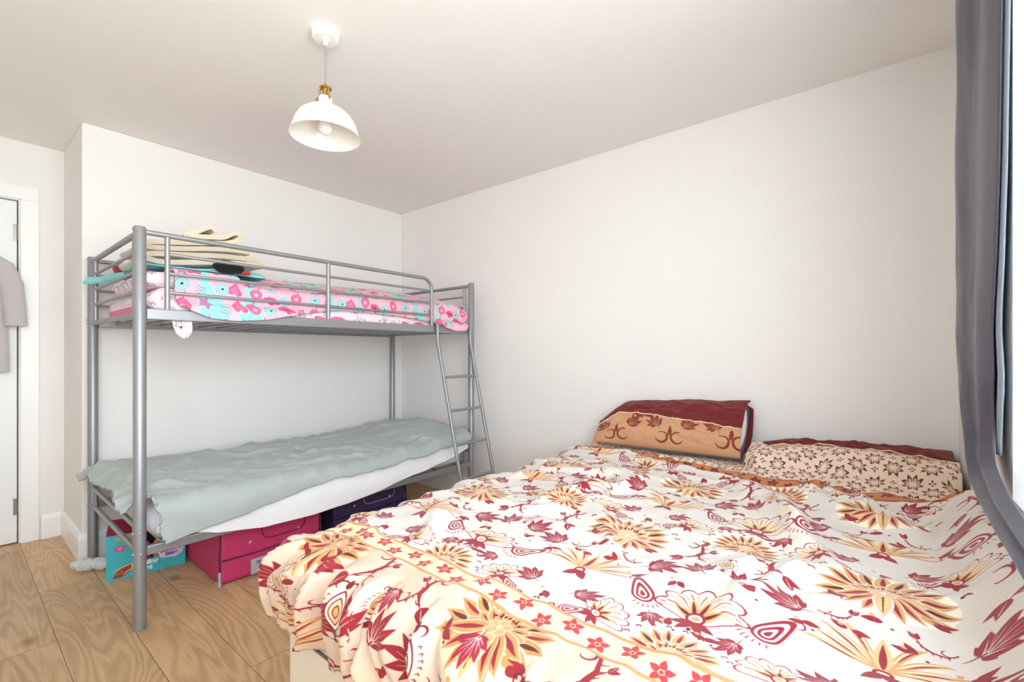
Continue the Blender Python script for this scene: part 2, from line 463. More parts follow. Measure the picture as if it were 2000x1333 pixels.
def floor_mat():
    m, nt, b = principled('oak_floor_boards'); N, L = nt.nodes, nt.links
    tc = N.new('ShaderNodeTexCoord')
    sep = N.new('ShaderNodeSeparateXYZ'); L.new(tc.outputs['Object'], sep.inputs[0])
    ax = N.new('ShaderNodeMath'); ax.operation = 'ADD'; ax.inputs[1].default_value = -0.068+2.12; L.new(sep.outputs['X'], ax.inputs[0])
    ay = N.new('ShaderNodeMath'); ay.operation = 'ADD'; ay.inputs[1].default_value = 10.35; L.new(sep.outputs['Y'], ay.inputs[0])
    cb = N.new('ShaderNodeCombineXYZ'); L.new(ay.outputs[0], cb.inputs['X']); L.new(ax.outputs[0], cb.inputs['Y'])
    br = N.new('ShaderNodeTexBrick'); L.new(cb.outputs[0], br.inputs['Vector'])
    br.inputs['Scale'].default_value = 1.0; br.inputs['Brick Width'].default_value = 1.35; br.inputs['Row Height'].default_value = 0.212
    br.inputs['Mortar Size'].default_value = 0.0012; br.inputs['Mortar Smooth'].default_value = 0.2; br.offset = 0.43
    br.inputs['Color1'].default_value = (0,0,0,1); br.inputs['Color2'].default_value = (1,1,1,1); br.inputs['Mortar'].default_value = (0.5,0.5,0.5,1)
    # grain: contour lines of a stretched, warped noise; shifted for each board
    sh = N.new('ShaderNodeMath'); sh.operation = 'MULTIPLY'; sh.inputs[1].default_value = 37.0; L.new(br.outputs['Color'], sh.inputs[0])
    gx = N.new('ShaderNodeMath'); gx.operation = 'MULTIPLY'; gx.inputs[1].default_value = 4.6; L.new(sep.outputs['X'], gx.inputs[0])
    gy = N.new('ShaderNodeMath'); gy.operation = 'MULTIPLY'; gy.inputs[1].default_value = .62; L.new(sep.outputs['Y'], gy.inputs[0])
    gc = N.new('ShaderNodeCombineXYZ'); L.new(gx.outputs[0], gc.inputs['X']); L.new(gy.outputs[0], gc.inputs['Y']); L.new(sh.outputs[0], gc.inputs['Z'])
    n1 = N.new('ShaderNodeTexNoise'); n1.inputs['Scale'].default_value = 1.0; n1.inputs['Detail'].default_value = 2.5; n1.inputs['Roughness'].default_value = 0.45; n1.inputs['Distortion'].default_value = 0.6
    L.new(gc.outputs[0], n1.inputs['Vector'])
    mu = N.new('ShaderNodeMath'); mu.operation = 'MULTIPLY'; mu.inputs[1].default_value = 120.0; L.new(n1.outputs['Fac'], mu.inputs[0])
    si = N.new('ShaderNodeMath'); si.operation = 'SINE'; L.new(mu.outputs[0], si.inputs[0])
    ring = N.new('ShaderNodeMapRange'); ring.inputs['From Min'].default_value = -1; ring.inputs['From Max'].default_value = 1; L.new(si.outputs[0], ring.inputs['Value'])
    # fine pores
    px = N.new('ShaderNodeMath'); px.operation = 'MULTIPLY'; px.inputs[1].default_value = 160; L.new(sep.outputs['X'], px.inputs[0])
    py = N.new('ShaderNodeMath'); py.operation = 'MULTIPLY'; py.inputs[1].default_value = 7; L.new(sep.outputs['Y'], py.inputs[0])
    pc = N.new('ShaderNodeCombineXYZ'); L.new(px.outputs[0], pc.inputs['X']); L.new(py.outputs[0], pc.inputs['Y'])
    n2 = N.new('ShaderNodeTexNoise'); n2.inputs['Scale'].default_value = 1; n2.inputs['Detail'].default_value = 3; L.new(pc.outputs[0], n2.inputs['Vector'])
    # broad tone
    n3 = N.new('ShaderNodeTexNoise'); n3.inputs['Scale'].default_value = 2.3; n3.inputs['Detail'].default_value = 2; L.new(gc.outputs[0], n3.inputs['Vector'])
    # knots
    kx = N.new('ShaderNodeMath'); kx.operation = 'MULTIPLY'; kx.inputs[1].default_value = 3.6; L.new(sep.outputs['X'], kx.inputs[0])
    ky = N.new('ShaderNodeMath'); ky.operation = 'MULTIPLY'; ky.inputs[1].default_value = 2.2; L.new(sep.outputs['Y'], ky.inputs[0])
    kc = N.new('ShaderNodeCombineXYZ'); L.new(kx.outputs[0], kc.inputs['X']); L.new(ky.outputs[0], kc.inputs['Y'])
    vo = N.new('ShaderNodeTexVoronoi'); vo.inputs['Scale'].default_value = 1.0; L.new(kc.outputs[0], vo.inputs['Vector'])
    kn = N.new('ShaderNodeMapRange'); kn.inputs['From Min'].default_value = 0.03; kn.inputs['From Max'].default_value = 0.13; kn.inputs['To Min'].default_value = 0.62; kn.inputs['To Max'].default_value = 0; L.new(vo.outputs['Distance'], kn.inputs['Value'])
    rp = N.new('ShaderNodeValToRGB')
    e = rp.color_ramp.elements
    e[0].position = 0.0; e[0].color = lin((164, 124, 86)); e[1].position = 1.0; e[1].color = lin((226, 190, 146))
    f1 = N.new('ShaderNodeMath'); f1.operation = 'MULTIPLY'; f1.inputs[1].default_value = 0.30; L.new(ring.outputs[0], f1.inputs[0])
    f2 = N.new('ShaderNodeMath'); f2.operation = 'MULTIPLY_ADD'; f2.inputs[1].default_value = 0.45; L.new(n2.outputs['Fac'], f2.inputs[0]); L.new(f1.outputs[0], f2.inputs[2])
    f3 = N.new('ShaderNodeMath'); f3.operation = 'MULTIPLY_ADD'; f3.inputs[1].default_value = 0.55; L.new(n3.outputs['Fac'], f3.inputs[0]); L.new(f2.outputs[0], f3.inputs[2])
    f4 = N.new('ShaderNodeMath'); f4.operation = 'SUBTRACT'; f4.inputs[1].default_value = 0.10; L.new(f3.outputs[0], f4.inputs[0])
    L.new(f4.outputs[0], rp.inputs['Fac'])
    bc = N.new('ShaderNodeMapRange'); bc.inputs['To Min'].default_value = 0.86; bc.inputs['To Max'].default_value = 1.10; L.new(br.outputs['Color'], bc.inputs['Value'])
    mulc = N.new('ShaderNodeMix'); mulc.data_type = 'RGBA'; mulc.blend_type = 'MULTIPLY'; mulc.inputs['Factor'].default_value = 1.0
    L.new(rp.outputs['Color'], mulc.inputs['A']); L.new(bc.outputs[0], mulc.inputs['B'])
    kmix = N.new('ShaderNodeMix'); kmix.data_type = 'RGBA'; L.new(kn.outputs[0], kmix.inputs['Factor']); L.new(mulc.outputs['Result'], kmix.inputs['A']); kmix.inputs['B'].default_value = lin((104, 72, 46))
    smix = N.new('ShaderNodeMix'); smix.data_type = 'RGBA'; L.new(br.outputs['Fac'], smix.inputs['Factor']); L.new(kmix.outputs['Result'], smix.inputs['A']); smix.inputs['B'].default_value = lin((100, 72, 48))
    L.new(smix.outputs['Result'], b.inputs['Base Color'])
    b.inputs['Roughness'].default_value = 0.42; b.inputs['Specular IOR Level'].default_value = 0.35
    bp = N.new('ShaderNodeBump'); bp.inputs['Strength'].default_value = 0.15; bp.inputs['Distance'].default_value = 0.002
    L.new(f2.outputs[0], bp.inputs['Height']); L.new(bp.outputs['Normal'], b.inputs['Normal'])
    return m
M_FLOOR = floor_mat()

# ------------------------------------------------------------------ the room
structure(MB().box((XL-.2, YW-.3, -.1), (XB+.2, YD+.2, 0)).build('floor', M_FLOOR, smooth=False))
structure(MB().box((XL-.2, YW-.3, H), (XB+.2, YD+.2, H+.1)).build('ceiling', M_CEIL, smooth=False))
structure(MB().box((XB, YW-.3, 0), (XB+.15, YA+.3, H)).build('wall_right', M_WALLR, smooth=False))
structure(MB().box((XC, YA, 0), (XB, YD+.15, H)).build('wall_back', M_WALL, smooth=False, bevel=.006))
structure(MB().box((XL-.15, YW-.3, 0), (XL, YD+.15, H)).build('wall_left', M_WALL, smooth=False))
DX0, DX1, DZ = -0.50, 0.27, 2.075    # door leaf
w = MB(); w.box((XL, YD, 0), (DX0-.02, YD+.15, H)); w.box((DX1+.02, YD, 0), (XC, YD+.15, H)); w.box((DX0-.02, YD, DZ+.02), (DX1+.02, YD+.15, H)); w.box((DX0-.02, YD+.10, 0), (DX1+.02, YD+.15, DZ+.02))
structure(w.build('wall_far', M_WALL, smooth=False))
WX0, WX1, WZ0, WZ1 = -0.95, 1.62, 0.80, 2.30     # window opening
WO = YW-.26
w = MB(); w.box((XL, WO, 0), (XB, YW, WZ0)); w.box((XL, WO, WZ1), (XB, YW, H)); w.box((XL, WO, WZ0), (WX0, YW, WZ1)); w.box((WX1, WO, WZ0), (XB, YW, WZ1))
structure(w.build('wall_front', M_WALL, smooth=False))

def skirting(name, p0, p1, nrm):
    """profiled board from p0 to p1 (xy), face towards nrm"""
    hh, th = .150, .018
    prof = [(0,0),(th,0),(th,hh-.028),(th*.72,hh-.012),(th*.35,hh),(0,hh)]
    vs = []; n = len(prof)
    for p in (p0, p1):
        vs += [(p[0]+nrm[0]*d, p[1]+nrm[1]*d, z) for d, z in prof]
    fs = [tuple(range(n)), tuple(range(2*n-1, n-1, -1))] + [(i,(i+1)%n,n+(i+1)%n,n+i) for i in range(n)]
    return structure(MB().add(vs, fs).build(name, M_TRIM, smooth=False))
skirting('baseboard_back', (XC-.018, YA), (XB, YA), (0,-1))
skirting('baseboard_left', (XC, YA+.0005), (XC, YD), (-1,0))
skirting('baseboard_far', (DX1+.10, YD), (XC, YD), (0,-1))
skirting('baseboard_right', (XB, YW), (XB, YA), (-1,0))

# door leaf, its hinges, and the casing round it
door = structure(MB().box((DX0, YD+.012, .008), (DX1, YD+.052, DZ)).build('door_1', M_DOOR, smooth=False, bevel=.003))
for hz in (1.885, .225):
    hb = MB()
    for k in range(5): hb.tube([(DX1+.004, YD+.004, hz-.05+k*.0205), (DX1+.004, YD+.004, hz-.05+k*.0205+.019)], .0065, 10)
    hb.box((DX1-.016, YD+.0085, hz-.05), (DX1+.003, YD+.0115, hz+.05))
    hb.build('hinge', M_HINGE, door)
cs = MB()
for x0, x1, z0, z1 in ((DX1+.012, DX1+.092, 0, DZ+.012), (DX0-.092, DX0-.012, 0, DZ+.012), (DX0-.092, DX1+.092, DZ+.012, DZ+.092)):
    cs.box((x0, YD-.018, z0), (x1, YD, z1)); 
cs.box((DX1+.005, YD-.010, 0), (DX1+.012, YD+.10, DZ+.012)); cs.box((DX0-.012, YD-.010, 0), (DX0-.005, YD+.10, DZ+.012)); cs.box((DX0-.012, YD-.010, DZ+.005), (DX1+.012, YD+.10, DZ+.012))
structure(cs.build('trim_1', M_TRIM, smooth=False, bevel=.004))

# window: frame, mullions, panes
win = structure(thing('window_1', None, None)); 
fr = MB(); FY0, FY1 = WO+.02, WO+.085; fw = .06
fr.box((WX0, FY0, WZ0), (WX1, FY1, WZ0+fw)); fr.box((WX0, FY0, WZ1-fw), (WX1, FY1, WZ1)); fr.box((WX0, FY0, WZ0), (WX0+fw, FY1, WZ1)); fr.box((WX1-fw, FY0, WZ0), (WX1, FY1, WZ1))
mulls = [-.10, .77]
for mx in mulls: fr.box((mx-.03, FY0, WZ0), (mx+.03, FY1, WZ1))
fr.build('frame', M_PVC, win, smooth=False, bevel=.004)
mg = bpy.data.materials.new('window_glass'); mg.use_nodes = True
nt = mg.node_tree; nt.nodes.remove(nt.nodes['Principled BSDF'])
tr = nt.nodes.new('ShaderNodeBsdfTransparent'); gl = nt.nodes.new('ShaderNodeBsdfGlossy'); gl.inputs['Roughness'].default_value = 0.02
mx = nt.nodes.new('ShaderNodeMixShader'); mx.inputs['Fac'].default_value = 0.06
nt.links.new(tr.outputs[0], mx.inputs[1]); nt.links.new(gl.outputs[0], mx.inputs[2]); nt.links.new(mx.outputs[0], nt.nodes['Material Output'].inputs['Surface'])
edges = [WX0+fw] + [v for m_ in mulls for v in (m_-.03, m_+.03)] + [WX1-fw]
for k in range(0, len(edges), 2):
    MB().box((edges[k], FY0+.028, WZ0+fw), (edges[k+1], FY0+.034, WZ1-fw)).build('pane', mg, win, smooth=False)

# ------------------------------------------------------------------ pendant lamp
LX, LY = .957, 1.737
lamp = thing('pendant_lamp', 'white enamel dome pendant lamp with brass holder hanging from the ceiling', 'lamp', loc=(LX, LY, H))
def at_lamp(o): o.parent = lamp; o.matrix_parent_inverse.identity(); return o
lz = lambda z: z-H
at_lamp(MB().lathe([(0,-.034),(.018,-.034),(.045,-.032),(.051,-.026),(.053,0),(0,0)], (0,0,0), 40).build('ceiling_rose', M_SHADE))
at_lamp(MB().lathe([(0,-.055),(.009,-.053),(.010,-.034),(0,-.034)], (0,0,0), 16).build('cord_grip', M_SHADE))
at_lamp(MB().tube([(0,0,-.05),(.0008,0,-.12),(0,.0008,lz(2.228))], .0042, 10).build('cable', M_CABLE))
hd = MB(); hd.lathe([(0,lz(2.232)),(.008,lz(2.230)),(.012,lz(2.222)),(.023,lz(2.218)),(.023,lz(2.213)),(.012,lz(2.211)),(.012,lz(2.178)),(0,lz(2.178))], (0,0,0), 24)
for k in range(3):
    a = .5+k*2*PI/3; c, s_ = math.cos(a), math.sin(a)
    hd.tube([(.021*c,.021*s_,lz(2.216)),(.0225*c,.0225*s_,lz(2.20)),(.0235*c,.0235*s_,lz(2.175)),(.030*c,.030*s_,lz(2.172))], .0042, 8)
    hd.lathe([(0,-.004),(.005,-.003),(.005,.003),(0,.004)], (.033*c,.033*s_,lz(2.166)), 10)
at_lamp(hd.build('lamp_holder', M_BRASS))
out = [(.019,2.180),(.0255,2.177),(.0265,2.150),(.030,2.137),(.055,2.131),(.080,2.120),(.100,2.102),(.114,2.080),(.123,2.055),(.128,2.036),(.1335,2.024),(.1355,2.021)]
inn = [(.1335,2.0205),(.1255,2.036),(.120,2.055),(.111,2.079),(.098,2.099),(.078,2.117),(.054,2.127),(.028,2.133),(.019,2.140)]
at_lamp(MB().lathe([(r, lz(z)) for r, z in out+inn], (0,0,0), 56).build('shade', M_SHADE))
at_lamp(MB().lathe([(0,lz(2.030)),(.012,lz(2.032)),(.023,lz(2.042)),(.028,lz(2.058)),(.026,lz(2.074)),(.017,lz(2.098)),(.013,lz(2.125)),(0,lz(2.13))], (0,0,0), 28).build('bulb', M_BULB))

# ------------------------------------------------------------------ bunk bed frame
X0, X1, Y0, Y1, PT = .508, 2.488, 2.411, 3.380, 1.682
bunk = thing('bunk_bed', 'silver grey metal tube bunk bed with guard rails against the white wall', 'bed', loc=(X0, Y0, 0))
def inb(o): o.parent = bunk; o.location = (-X0, -Y0, 0); return o
for x in (X0, X1):
    for y in (Y0, Y1):
        p = inb(MB().lathe([(0,0),(.0225,0),(.0225,PT-.006),(.019,PT),(0,PT)], (x, y, 0), 24).build('post', M_STEEL))
        sx = -1 if x == X0 else 1
        for z in (PT-.014, 1.335, 1.315, .405, .318):
            for dx, dy in (((sx*.021), 0),) + (((0, -.021),) if z < .5 and y == Y0 else ()):
                b = MB(); b.lathe([(0,-.005),(.004,-.004),(.007,0),(.004,.004),(0,.005)], (x+dx, y+dy, z), 10); b.build('bolt', M_CHROME, p)
rails = [(Y0, 1.296, 1.342), (Y1, 1.296, 1.342), (Y0, .303, .342), (Y1, .303, .342)]
for y, z0, z1 in rails:
    inb(MB().box((X0+.021, y-.0125, z0), (X1-.021, y+.0125, z1)).build('side_rail', M_STEEL, bevel=.004))
# ends: top bar, deck bar, lower bars, uprights and thin bars
for x in (X0, X1):
    for z, r in ((1.660, .0125), (1.318, .0125), (.416, .0115), (.318, .0115)):
        inb(MB().tube([(x, Y0+.015, z), (x, Y1-.015, z)], r, 14).build('end_rail', M_STEEL))
    for y in (Y0+.075, Y1-.075):
        inb(MB().tube([(x, y, 1.325), (x, y, 1.655)], .0105, 12).build('end_upright', M_STEEL))
        inb(MB().tube([(x, y, .322), (x, y, .412)], .0105, 12).build('end_upright', M_STEEL))
    for z in (1.582, 1.499, 1.416):
        inb(MB().tube([(x, Y0+.08, z), (x, Y1-.08, z)], .0075, 10).build('end_bar', M_STEEL))
# front guard: a top tube that bends down before the ladder
bend = [(X0+.015, Y0, 1.663)]
for k in range(9):
    a = PI/2 - k*PI/16; bend.append((2.022+.078*math.cos(a), Y0, 1.585+.078*math.sin(a)))
bend += [(2.100, Y0, 1.45), (2.100, Y0, 1.338)]
bend.insert(1, (1.2, Y0, 1.663))
inb(MB().tube(bend, .0115, 14).build('guard_rail', M_STEEL))
for x in (X0+.095, 1.344):
    inb(MB().tube([(x, Y0, 1.340), (x, Y0, 1.655)], .0105, 12).build('guard_upright', M_STEEL))
for z in (1.582, 1.499, 1.416):
    inb(MB().tube([(X0+.097, Y0, z), (2.098, Y0, z)], .0075, 10).build('guard_bar', M_STEEL))
inb(MB().tube([(X0+.015, Y1, 1.663), (X1-.015, Y1, 1.663)], .0115, 14).build('guard_rail', M_STEEL))
for z in (1.582, 1.499, 1.416):
    inb(MB().tube([(X0+.015, Y1, z), (X1-.015, Y1, z)], .0075, 10).build('guard_bar', M_STEEL))
for k in range(18):
    x = .610+k*.1005
    inb(MB().tube([(x, Y0+.012, 1.318), (x, Y1-.012, 1.318)], .0075, 10).build('slat', M_STEEL))
for k in range(10):
    x = .60+k*.20
    inb(MB().tube([(x, Y0+.012, .322), (x, Y1-.012, .322)], .0075, 10).build('slat', M_STEEL))

# ladder hooked over the upper side rail
lad = thing('ladder', 'narrow silver metal ladder hooked on the right end of the bunk', 'ladder', loc=(2.10, 2.06, 0))
def inl(o): o.parent = lad; o.location = (-2.10, -2.06, 0); return o
def lad_y(z): return 2.382 if z > 1.235 else 2.382-(1.235-z)*.247
LXA, LXB = 2.128, 2.448
for x in (LXA, LXB):
    pts = [(x, Y0+.006, 1.3565), (x, Y0-.012, 1.3565), (x, 2.387, 1.352), (x, 2.382, 1.338), (x, 2.382, 1.30), (x, 2.382, 1.25), (x, 2.379, 1.225)]
    for z in (1.0, .6, .3, .012): pts.append((x, lad_y(z), z))
    st = inl(MB().tube(pts, .0116, 14).build('stile', M_STEEL))
    MB().tube([(x, lad_y(.012), .0), (x, lad_y(.03), .03)], .0125, 12).build('foot_cap', mat('grey_plastic_cap', (92,92,95), .6), st)
for z in (.99, .765, .54, .315, .09):
    inl(MB().tube([(LXA+.004, lad_y(z), z), (LXB-.004, lad_y(z), z)], .0095, 12).build('rung', M_STEEL))
# ------------------------------------------------------------------ fabrics
def fabric(name, rgb, rough=.85, sheen=.15, weave=900, strength=.12, img=None, var=None):
    return mat(name, rgb, rough=rough, sheen=sheen, bump=(weave, strength, .0008), spec=.25, img=img, var=var)

def seersucker():
    m, nt, b = principled('grey_green_seersucker'); N, L = nt.nodes, nt.links
    b.inputs['Roughness'].default_value = .9; b.inputs['Specular IOR Level'].default_value = .2; b.inputs['Sheen Weight'].default_value = .2
    tc = N.new('ShaderNodeTexCoord')
    ck = N.new('ShaderNodeTexChecker'); ck.inputs['Scale'].default_value = 420
    ck.inputs['Color1'].default_value = lin((160, 167, 165)); ck.inputs['Color2'].default_value = lin((184, 191, 188))
    L.new(tc.outputs['UV'], ck.inputs['Vector']); L.new(ck.outputs['Color'], b.inputs['Base Color'])
    n = N.new('ShaderNodeTexNoise'); n.inputs['Scale'].default_value = 160; n.inputs['Detail'].default_value = 2
    L.new(tc.outputs['UV'], n.inputs['Vector'])
    bp = N.new('ShaderNodeBump'); bp.inputs['Strength'].default_value = .5; bp.inputs['Distance'].default_value = .0025
    L.new(n.outputs['Fac'], bp.inputs['Height']); L.new(bp.outputs['Normal'], b.inputs['Normal'])
    return m
M_SEER = seersucker()
M_WSHEET = fabric('white_cotton', (240, 240, 242))
M_TICK = fabric('white_mattress_ticking', (226, 226, 232))
M_BEIGE = fabric('beige_fleece', (212, 198, 176), sheen=.5, weave=350, strength=.5)

def soft_box(name, lo, hi, m, parent=None, r=.035, uvs=None, n=(40, 24, 6), bulge=.0, seed=3, amp=.004):
    """mattress-like rounded box made of one closed grid: superellipse section swept along x"""
    x0, y0, z0 = lo; x1, y1, z1 = hi
    nx, K = n[0], 2*(n[1]+n[2])
    hy, hz = (y1-y0)/2, (z1-z0)/2; cy, cz = (y0+y1)/2, (z0+z1)/2
    # rounded rectangle section
    sec = []
    def side(p, q, cnt):
        for t in np.linspace(0, 1, cnt, endpoint=False): sec.append((p[0]+(q[0]-p[0])*t, p[1]+(q[1]-p[1])*t))
    side((-1,-1),(1,-1),n[1]); side((1,-1),(1,1),n[2]); side((1,1),(-1,1),n[1]); side((-1,1),(-1,-1),n[2])
    sec = np.array(sec)
    def roundp(px, py, hx_, hy_, r_):
        X = px*hx_; Y = py*hy_
        cx = np.clip(X, -(hx_-r_), hx_-r_); cy_ = np.clip(Y, -(hy_-r_), hy_-r_)
        dx, dy = X-cx, Y-cy_; d = np.hypot(dx, dy)+1e-9; k = np.minimum(1, r_/d)
        return cx+dx*k, cy_+dy*k
    xs = np.concatenate([[0, .0], np.linspace(0, 1, nx), [1, 1.0]])
    P = np.zeros((len(xs), len(sec), 3)); UV = np.zeros((len(xs), len(sec), 2))
    for i, t in enumerate(xs):
        e = min(t, 1-t)*(x1-x0)
        inset = r-math.sqrt(max(0, r*r-(r-min(e, r))**2)) if e < r else 0
        if i in (0, len(xs)-1): f = .02
        elif i in (1, len(xs)-2): f = .72
        else: f = None
        hy_, hz_ = hy-inset, hz-inset
        Y, Z = roundp(sec[:,0], sec[:,1], hy_, hz_, min(r, hz_*.95))
        if f is not None: Y, Z = Y*f, Z*f
        X = x0+t*(x1-x0)
        P[i,:,0] = X; P[i,:,1] = cy+Y; P[i,:,2] = cz+Z
        UV[i,:,0] = X/.6; UV[i,:,1] = (np.arange(len(sec))/len(sec))*((2*(y1-y0)+2*(z1-z0))/.6)
    P[...,2] += amp*fbm(P[...,0]*5, P[...,1]*5, seed)*(P[...,2] > cz)
    return grid_obj(name, P, m, parent, UV, wrap=True)

def bvh_of(objs):
    dg = bpy.context.evaluated_depsgraph_get(); vs = []; ps = []
    for o in objs:
        bpy.context.view_layer.update()
        ev = o.evaluated_get(bpy.context.evaluated_depsgraph_get()); me = ev.to_mesh(); b = len(vs)
        vs += [ev.matrix_world @ v.co for v in me.vertices]; ps += [tuple(b+i for i in p.vertices) for p in me.polygons]; ev.to_mesh_clear()
    return BVHTree.FromPolygons(vs, ps)

def height_over(tree, X, Y, base, gap, top=2.4):
    out = np.array(base, float).copy() if np.ndim(base) else np.full(X.shape, float(base))
    it = np.nditer(X, flags=['multi_index'])
    for x in it:
        i = it.multi_index
        h = tree.ray_cast(Vector((float(x), float(Y[i]), top)), Vector((0,0,-1)))
        if h[0] is not None: out[i] = max(out[i], h[0].z+gap)
    return out

def blur(A, n=1):
    for _ in range(n):
        B = np.pad(A, 1, mode='edge')
        A = (B[:-2,1:-1]+B[2:,1:-1]+B[1:-1,:-2]+B[1:-1,2:]+4*A)/8
    return A

# ------------------------------------------------------------------ lower bunk: mattress, sheet, duvet
matl = soft_box('mattress', (.545, 2.445, .336), (2.445, 3.20, .495), M_TICK, r=.045)
tag(matl, 'white single mattress on the lower deck of the bunk under the grey duvet', 'mattress')

def hemline(xk, zk, x): return np.interp(x, xk, zk)

# pillow under the far end of the duvet
pl = soft_box('pillow', (2.05, 2.56, .498), (2.44, 3.16, .560), M_WSHEET, r=.031, n=(18, 20, 4))
tag(pl, 'white pillow lying under the far end of the grey lower bunk duvet', 'pillow')

xs = np.linspace(.70, 2.44, 150); ts = np.linspace(0, 1, 70)
hz = hemline([.70,.80,.987,1.25,1.45,1.633,1.862,2.05,2.171,2.30,2.44], [.352,.322,.290,.284,.292,.311,.350,.372,.392,.415,.452], xs)
P = np.zeros((len(xs), len(ts), 3)); R_ = .045; yf = 2.440; zt = .505
for i, x in enumerate(xs):
    total = .10 + R_*PI/2 + (zt-R_-hz[i])
    d = ts*total-.10
    down = np.where(d <= 0, 0, np.where(d < R_*PI/2, R_*(1-np.cos(np.clip(d/R_,0,PI/2))), R_+d-R_*PI/2))
    outw = np.where(d <= 0, d, np.where(d < R_*PI/2, R_*np.sin(np.clip(d/R_,0,PI/2)), R_))
    P[i,:,0] = x; P[i,:,1] = yf-outw; P[i,:,2] = zt-down
g = sstep(.03, .16, (zt-P[...,2]))
fold = .012*ridged(P[...,0]*7+P[...,2]*6, P[...,2]*1.5, 21)*sstep(1.5, 2.2, P[...,0])+.010*fbm(P[...,0]*3, P[...,2]*4, 22)+.012
P[...,1] -= g*np.clip(fold, 0, .03)*sstep(.69, .80, P[...,0])
P[...,0] += g*.01*fbm(P[...,0]*8, P[...,2]*9, 23)
sheet = grid_obj('bed_sheet', P, M_WSHEET, thick=.004, offset=1)
tag(sheet, 'white bed sheet hanging over the front of the lower bunk below the grey duvet', 'sheet')

xs = np.linspace(.452, 2.452, 230); ts = np.linspace(0, 1, 170)
yb, yf, R_ = 3.325, 2.438, .066
hz = hemline([.45,.545,.56,.62,.70,.85,.987,1.2,1.5,1.85,2.2,2.46], [.40,.35,.338,.348,.362,.383,.403,.436,.476,.505,.522,.545], xs)
hz = hz+.006*fbm(xs*9, xs*0+.5, 31)
tree = bvh_of([matl, pl])
X = np.zeros((len(xs), len(ts))); Y = X.copy(); D = X.copy()
for i, x in enumerate(xs):
    total = (yb-yf)+R_*PI/2+max(.004, (.535-R_-hz[i]))
    D[i] = ts*total-(yb-yf); X[i] = x
Yp = yf-D
wx, wy = X+.06*fbm(X*3, Yp*3, 33), Yp+.06*fbm(X*3, Yp*3, 34)
zt = .520+.030*sstep(2.44, 2.75, Yp)*sstep(3.34, 3.1, Yp)+.042*sstep(1.9, 2.2, X)+.012*sstep(.9, .6, X)
zt = zt+.016*fbm(X*2.2, Yp*3, 35)+.026*ridged(wx*1.8+wy*2.6, wy*3.4-wx*1.2, 36)**3*sstep(-.4,.3,noise2(X*1.5, Yp*2, 37)+.2)+.014*ridged(wx*5+wy*6, wy*6, 38)**2+.010*fbm(X*7, Yp*7, 42)
zt = zt-.010*sstep(.56, .46, X)+.020*sstep(.47,.51,X)*sstep(.62,.54,X)*(.5+noise2(Yp*5, X*0+3, 43))
zt = np.maximum(zt, height_over(tree, X, np.maximum(Yp, yf+.004), .5, .030, 1.0)); zt = blur(zt, 3)
ze = np.array([zt[i][np.argmin(np.abs(D[i]))] for i in range(len(xs))])[:,None]
D = np.where(D > 0, D*((R_*PI/2+np.maximum(.004, ze-R_-hz[:,None]))/D[:,-1:]), D)
down = np.where(D <= 0, 0, np.where(D < R_*PI/2, R_*(1-np.cos(np.clip(D/R_,0,PI/2))), R_+D-R_*PI/2))
outw = np.where(D <= 0, D, np.where(D < R_*PI/2, R_*np.sin(np.clip(D/R_,0,PI/2)), R_))
edge = np.repeat(zt[:, [np.argmin(np.abs(D[len(xs)//2]))]], len(ts), 1)
Z = np.where(D <= 0, zt, np.repeat(np.array([zt[i][np.argmin(np.abs(D[i]))] for i in range(len(xs))])[:,None], len(ts), 1)-down)
YY = yf-outw
g = sstep(.02, .14, D)
YY -= g*np.clip(.014*fbm(X*4, Z*3, 39)+.010*ridged(X*6+Z*5, Z*2, 40)+.004, 0, .03)
# the end that rests on the bunk's end rail droops and ripples a little
XX = X+.034*fbm(X*3, Yp*5, 41)*sstep(.62, .46, X)-.016*sstep(2.7, 3.25, Yp)*sstep(.60, .46, X)
Z = Z-.030*sstep(.505, .452, X)*(D < .02)
lim = .546+.16*np.clip(D,0,1)+.008*np.sin(D*60); cut = (X < lim) & (D > -.012)
XX = np.where(cut & (X > lim-.014), lim, XX)
mask = ~(cut & (X <= lim-.014)) & ~((X > 2.445) & (D > 0)) & ~((X < .545) & (Yp > 3.345))
Z = np.maximum(Z, np.where((X < .55) & (D < 0), .444, 0))
UV = np.stack([X, Yp], -1)
duv = grid_obj('duvet', np.stack([XX, YY, Z], -1), M_SEER, UV=UV, mask=mask, thick=.012, offset=1)
tag(duv, 'crumpled grey green duvet spread over the lower bunk', 'duvet')
# snaps along the open end of the duvet cover
for k, y in enumerate((3.12, 2.86)):
    pass

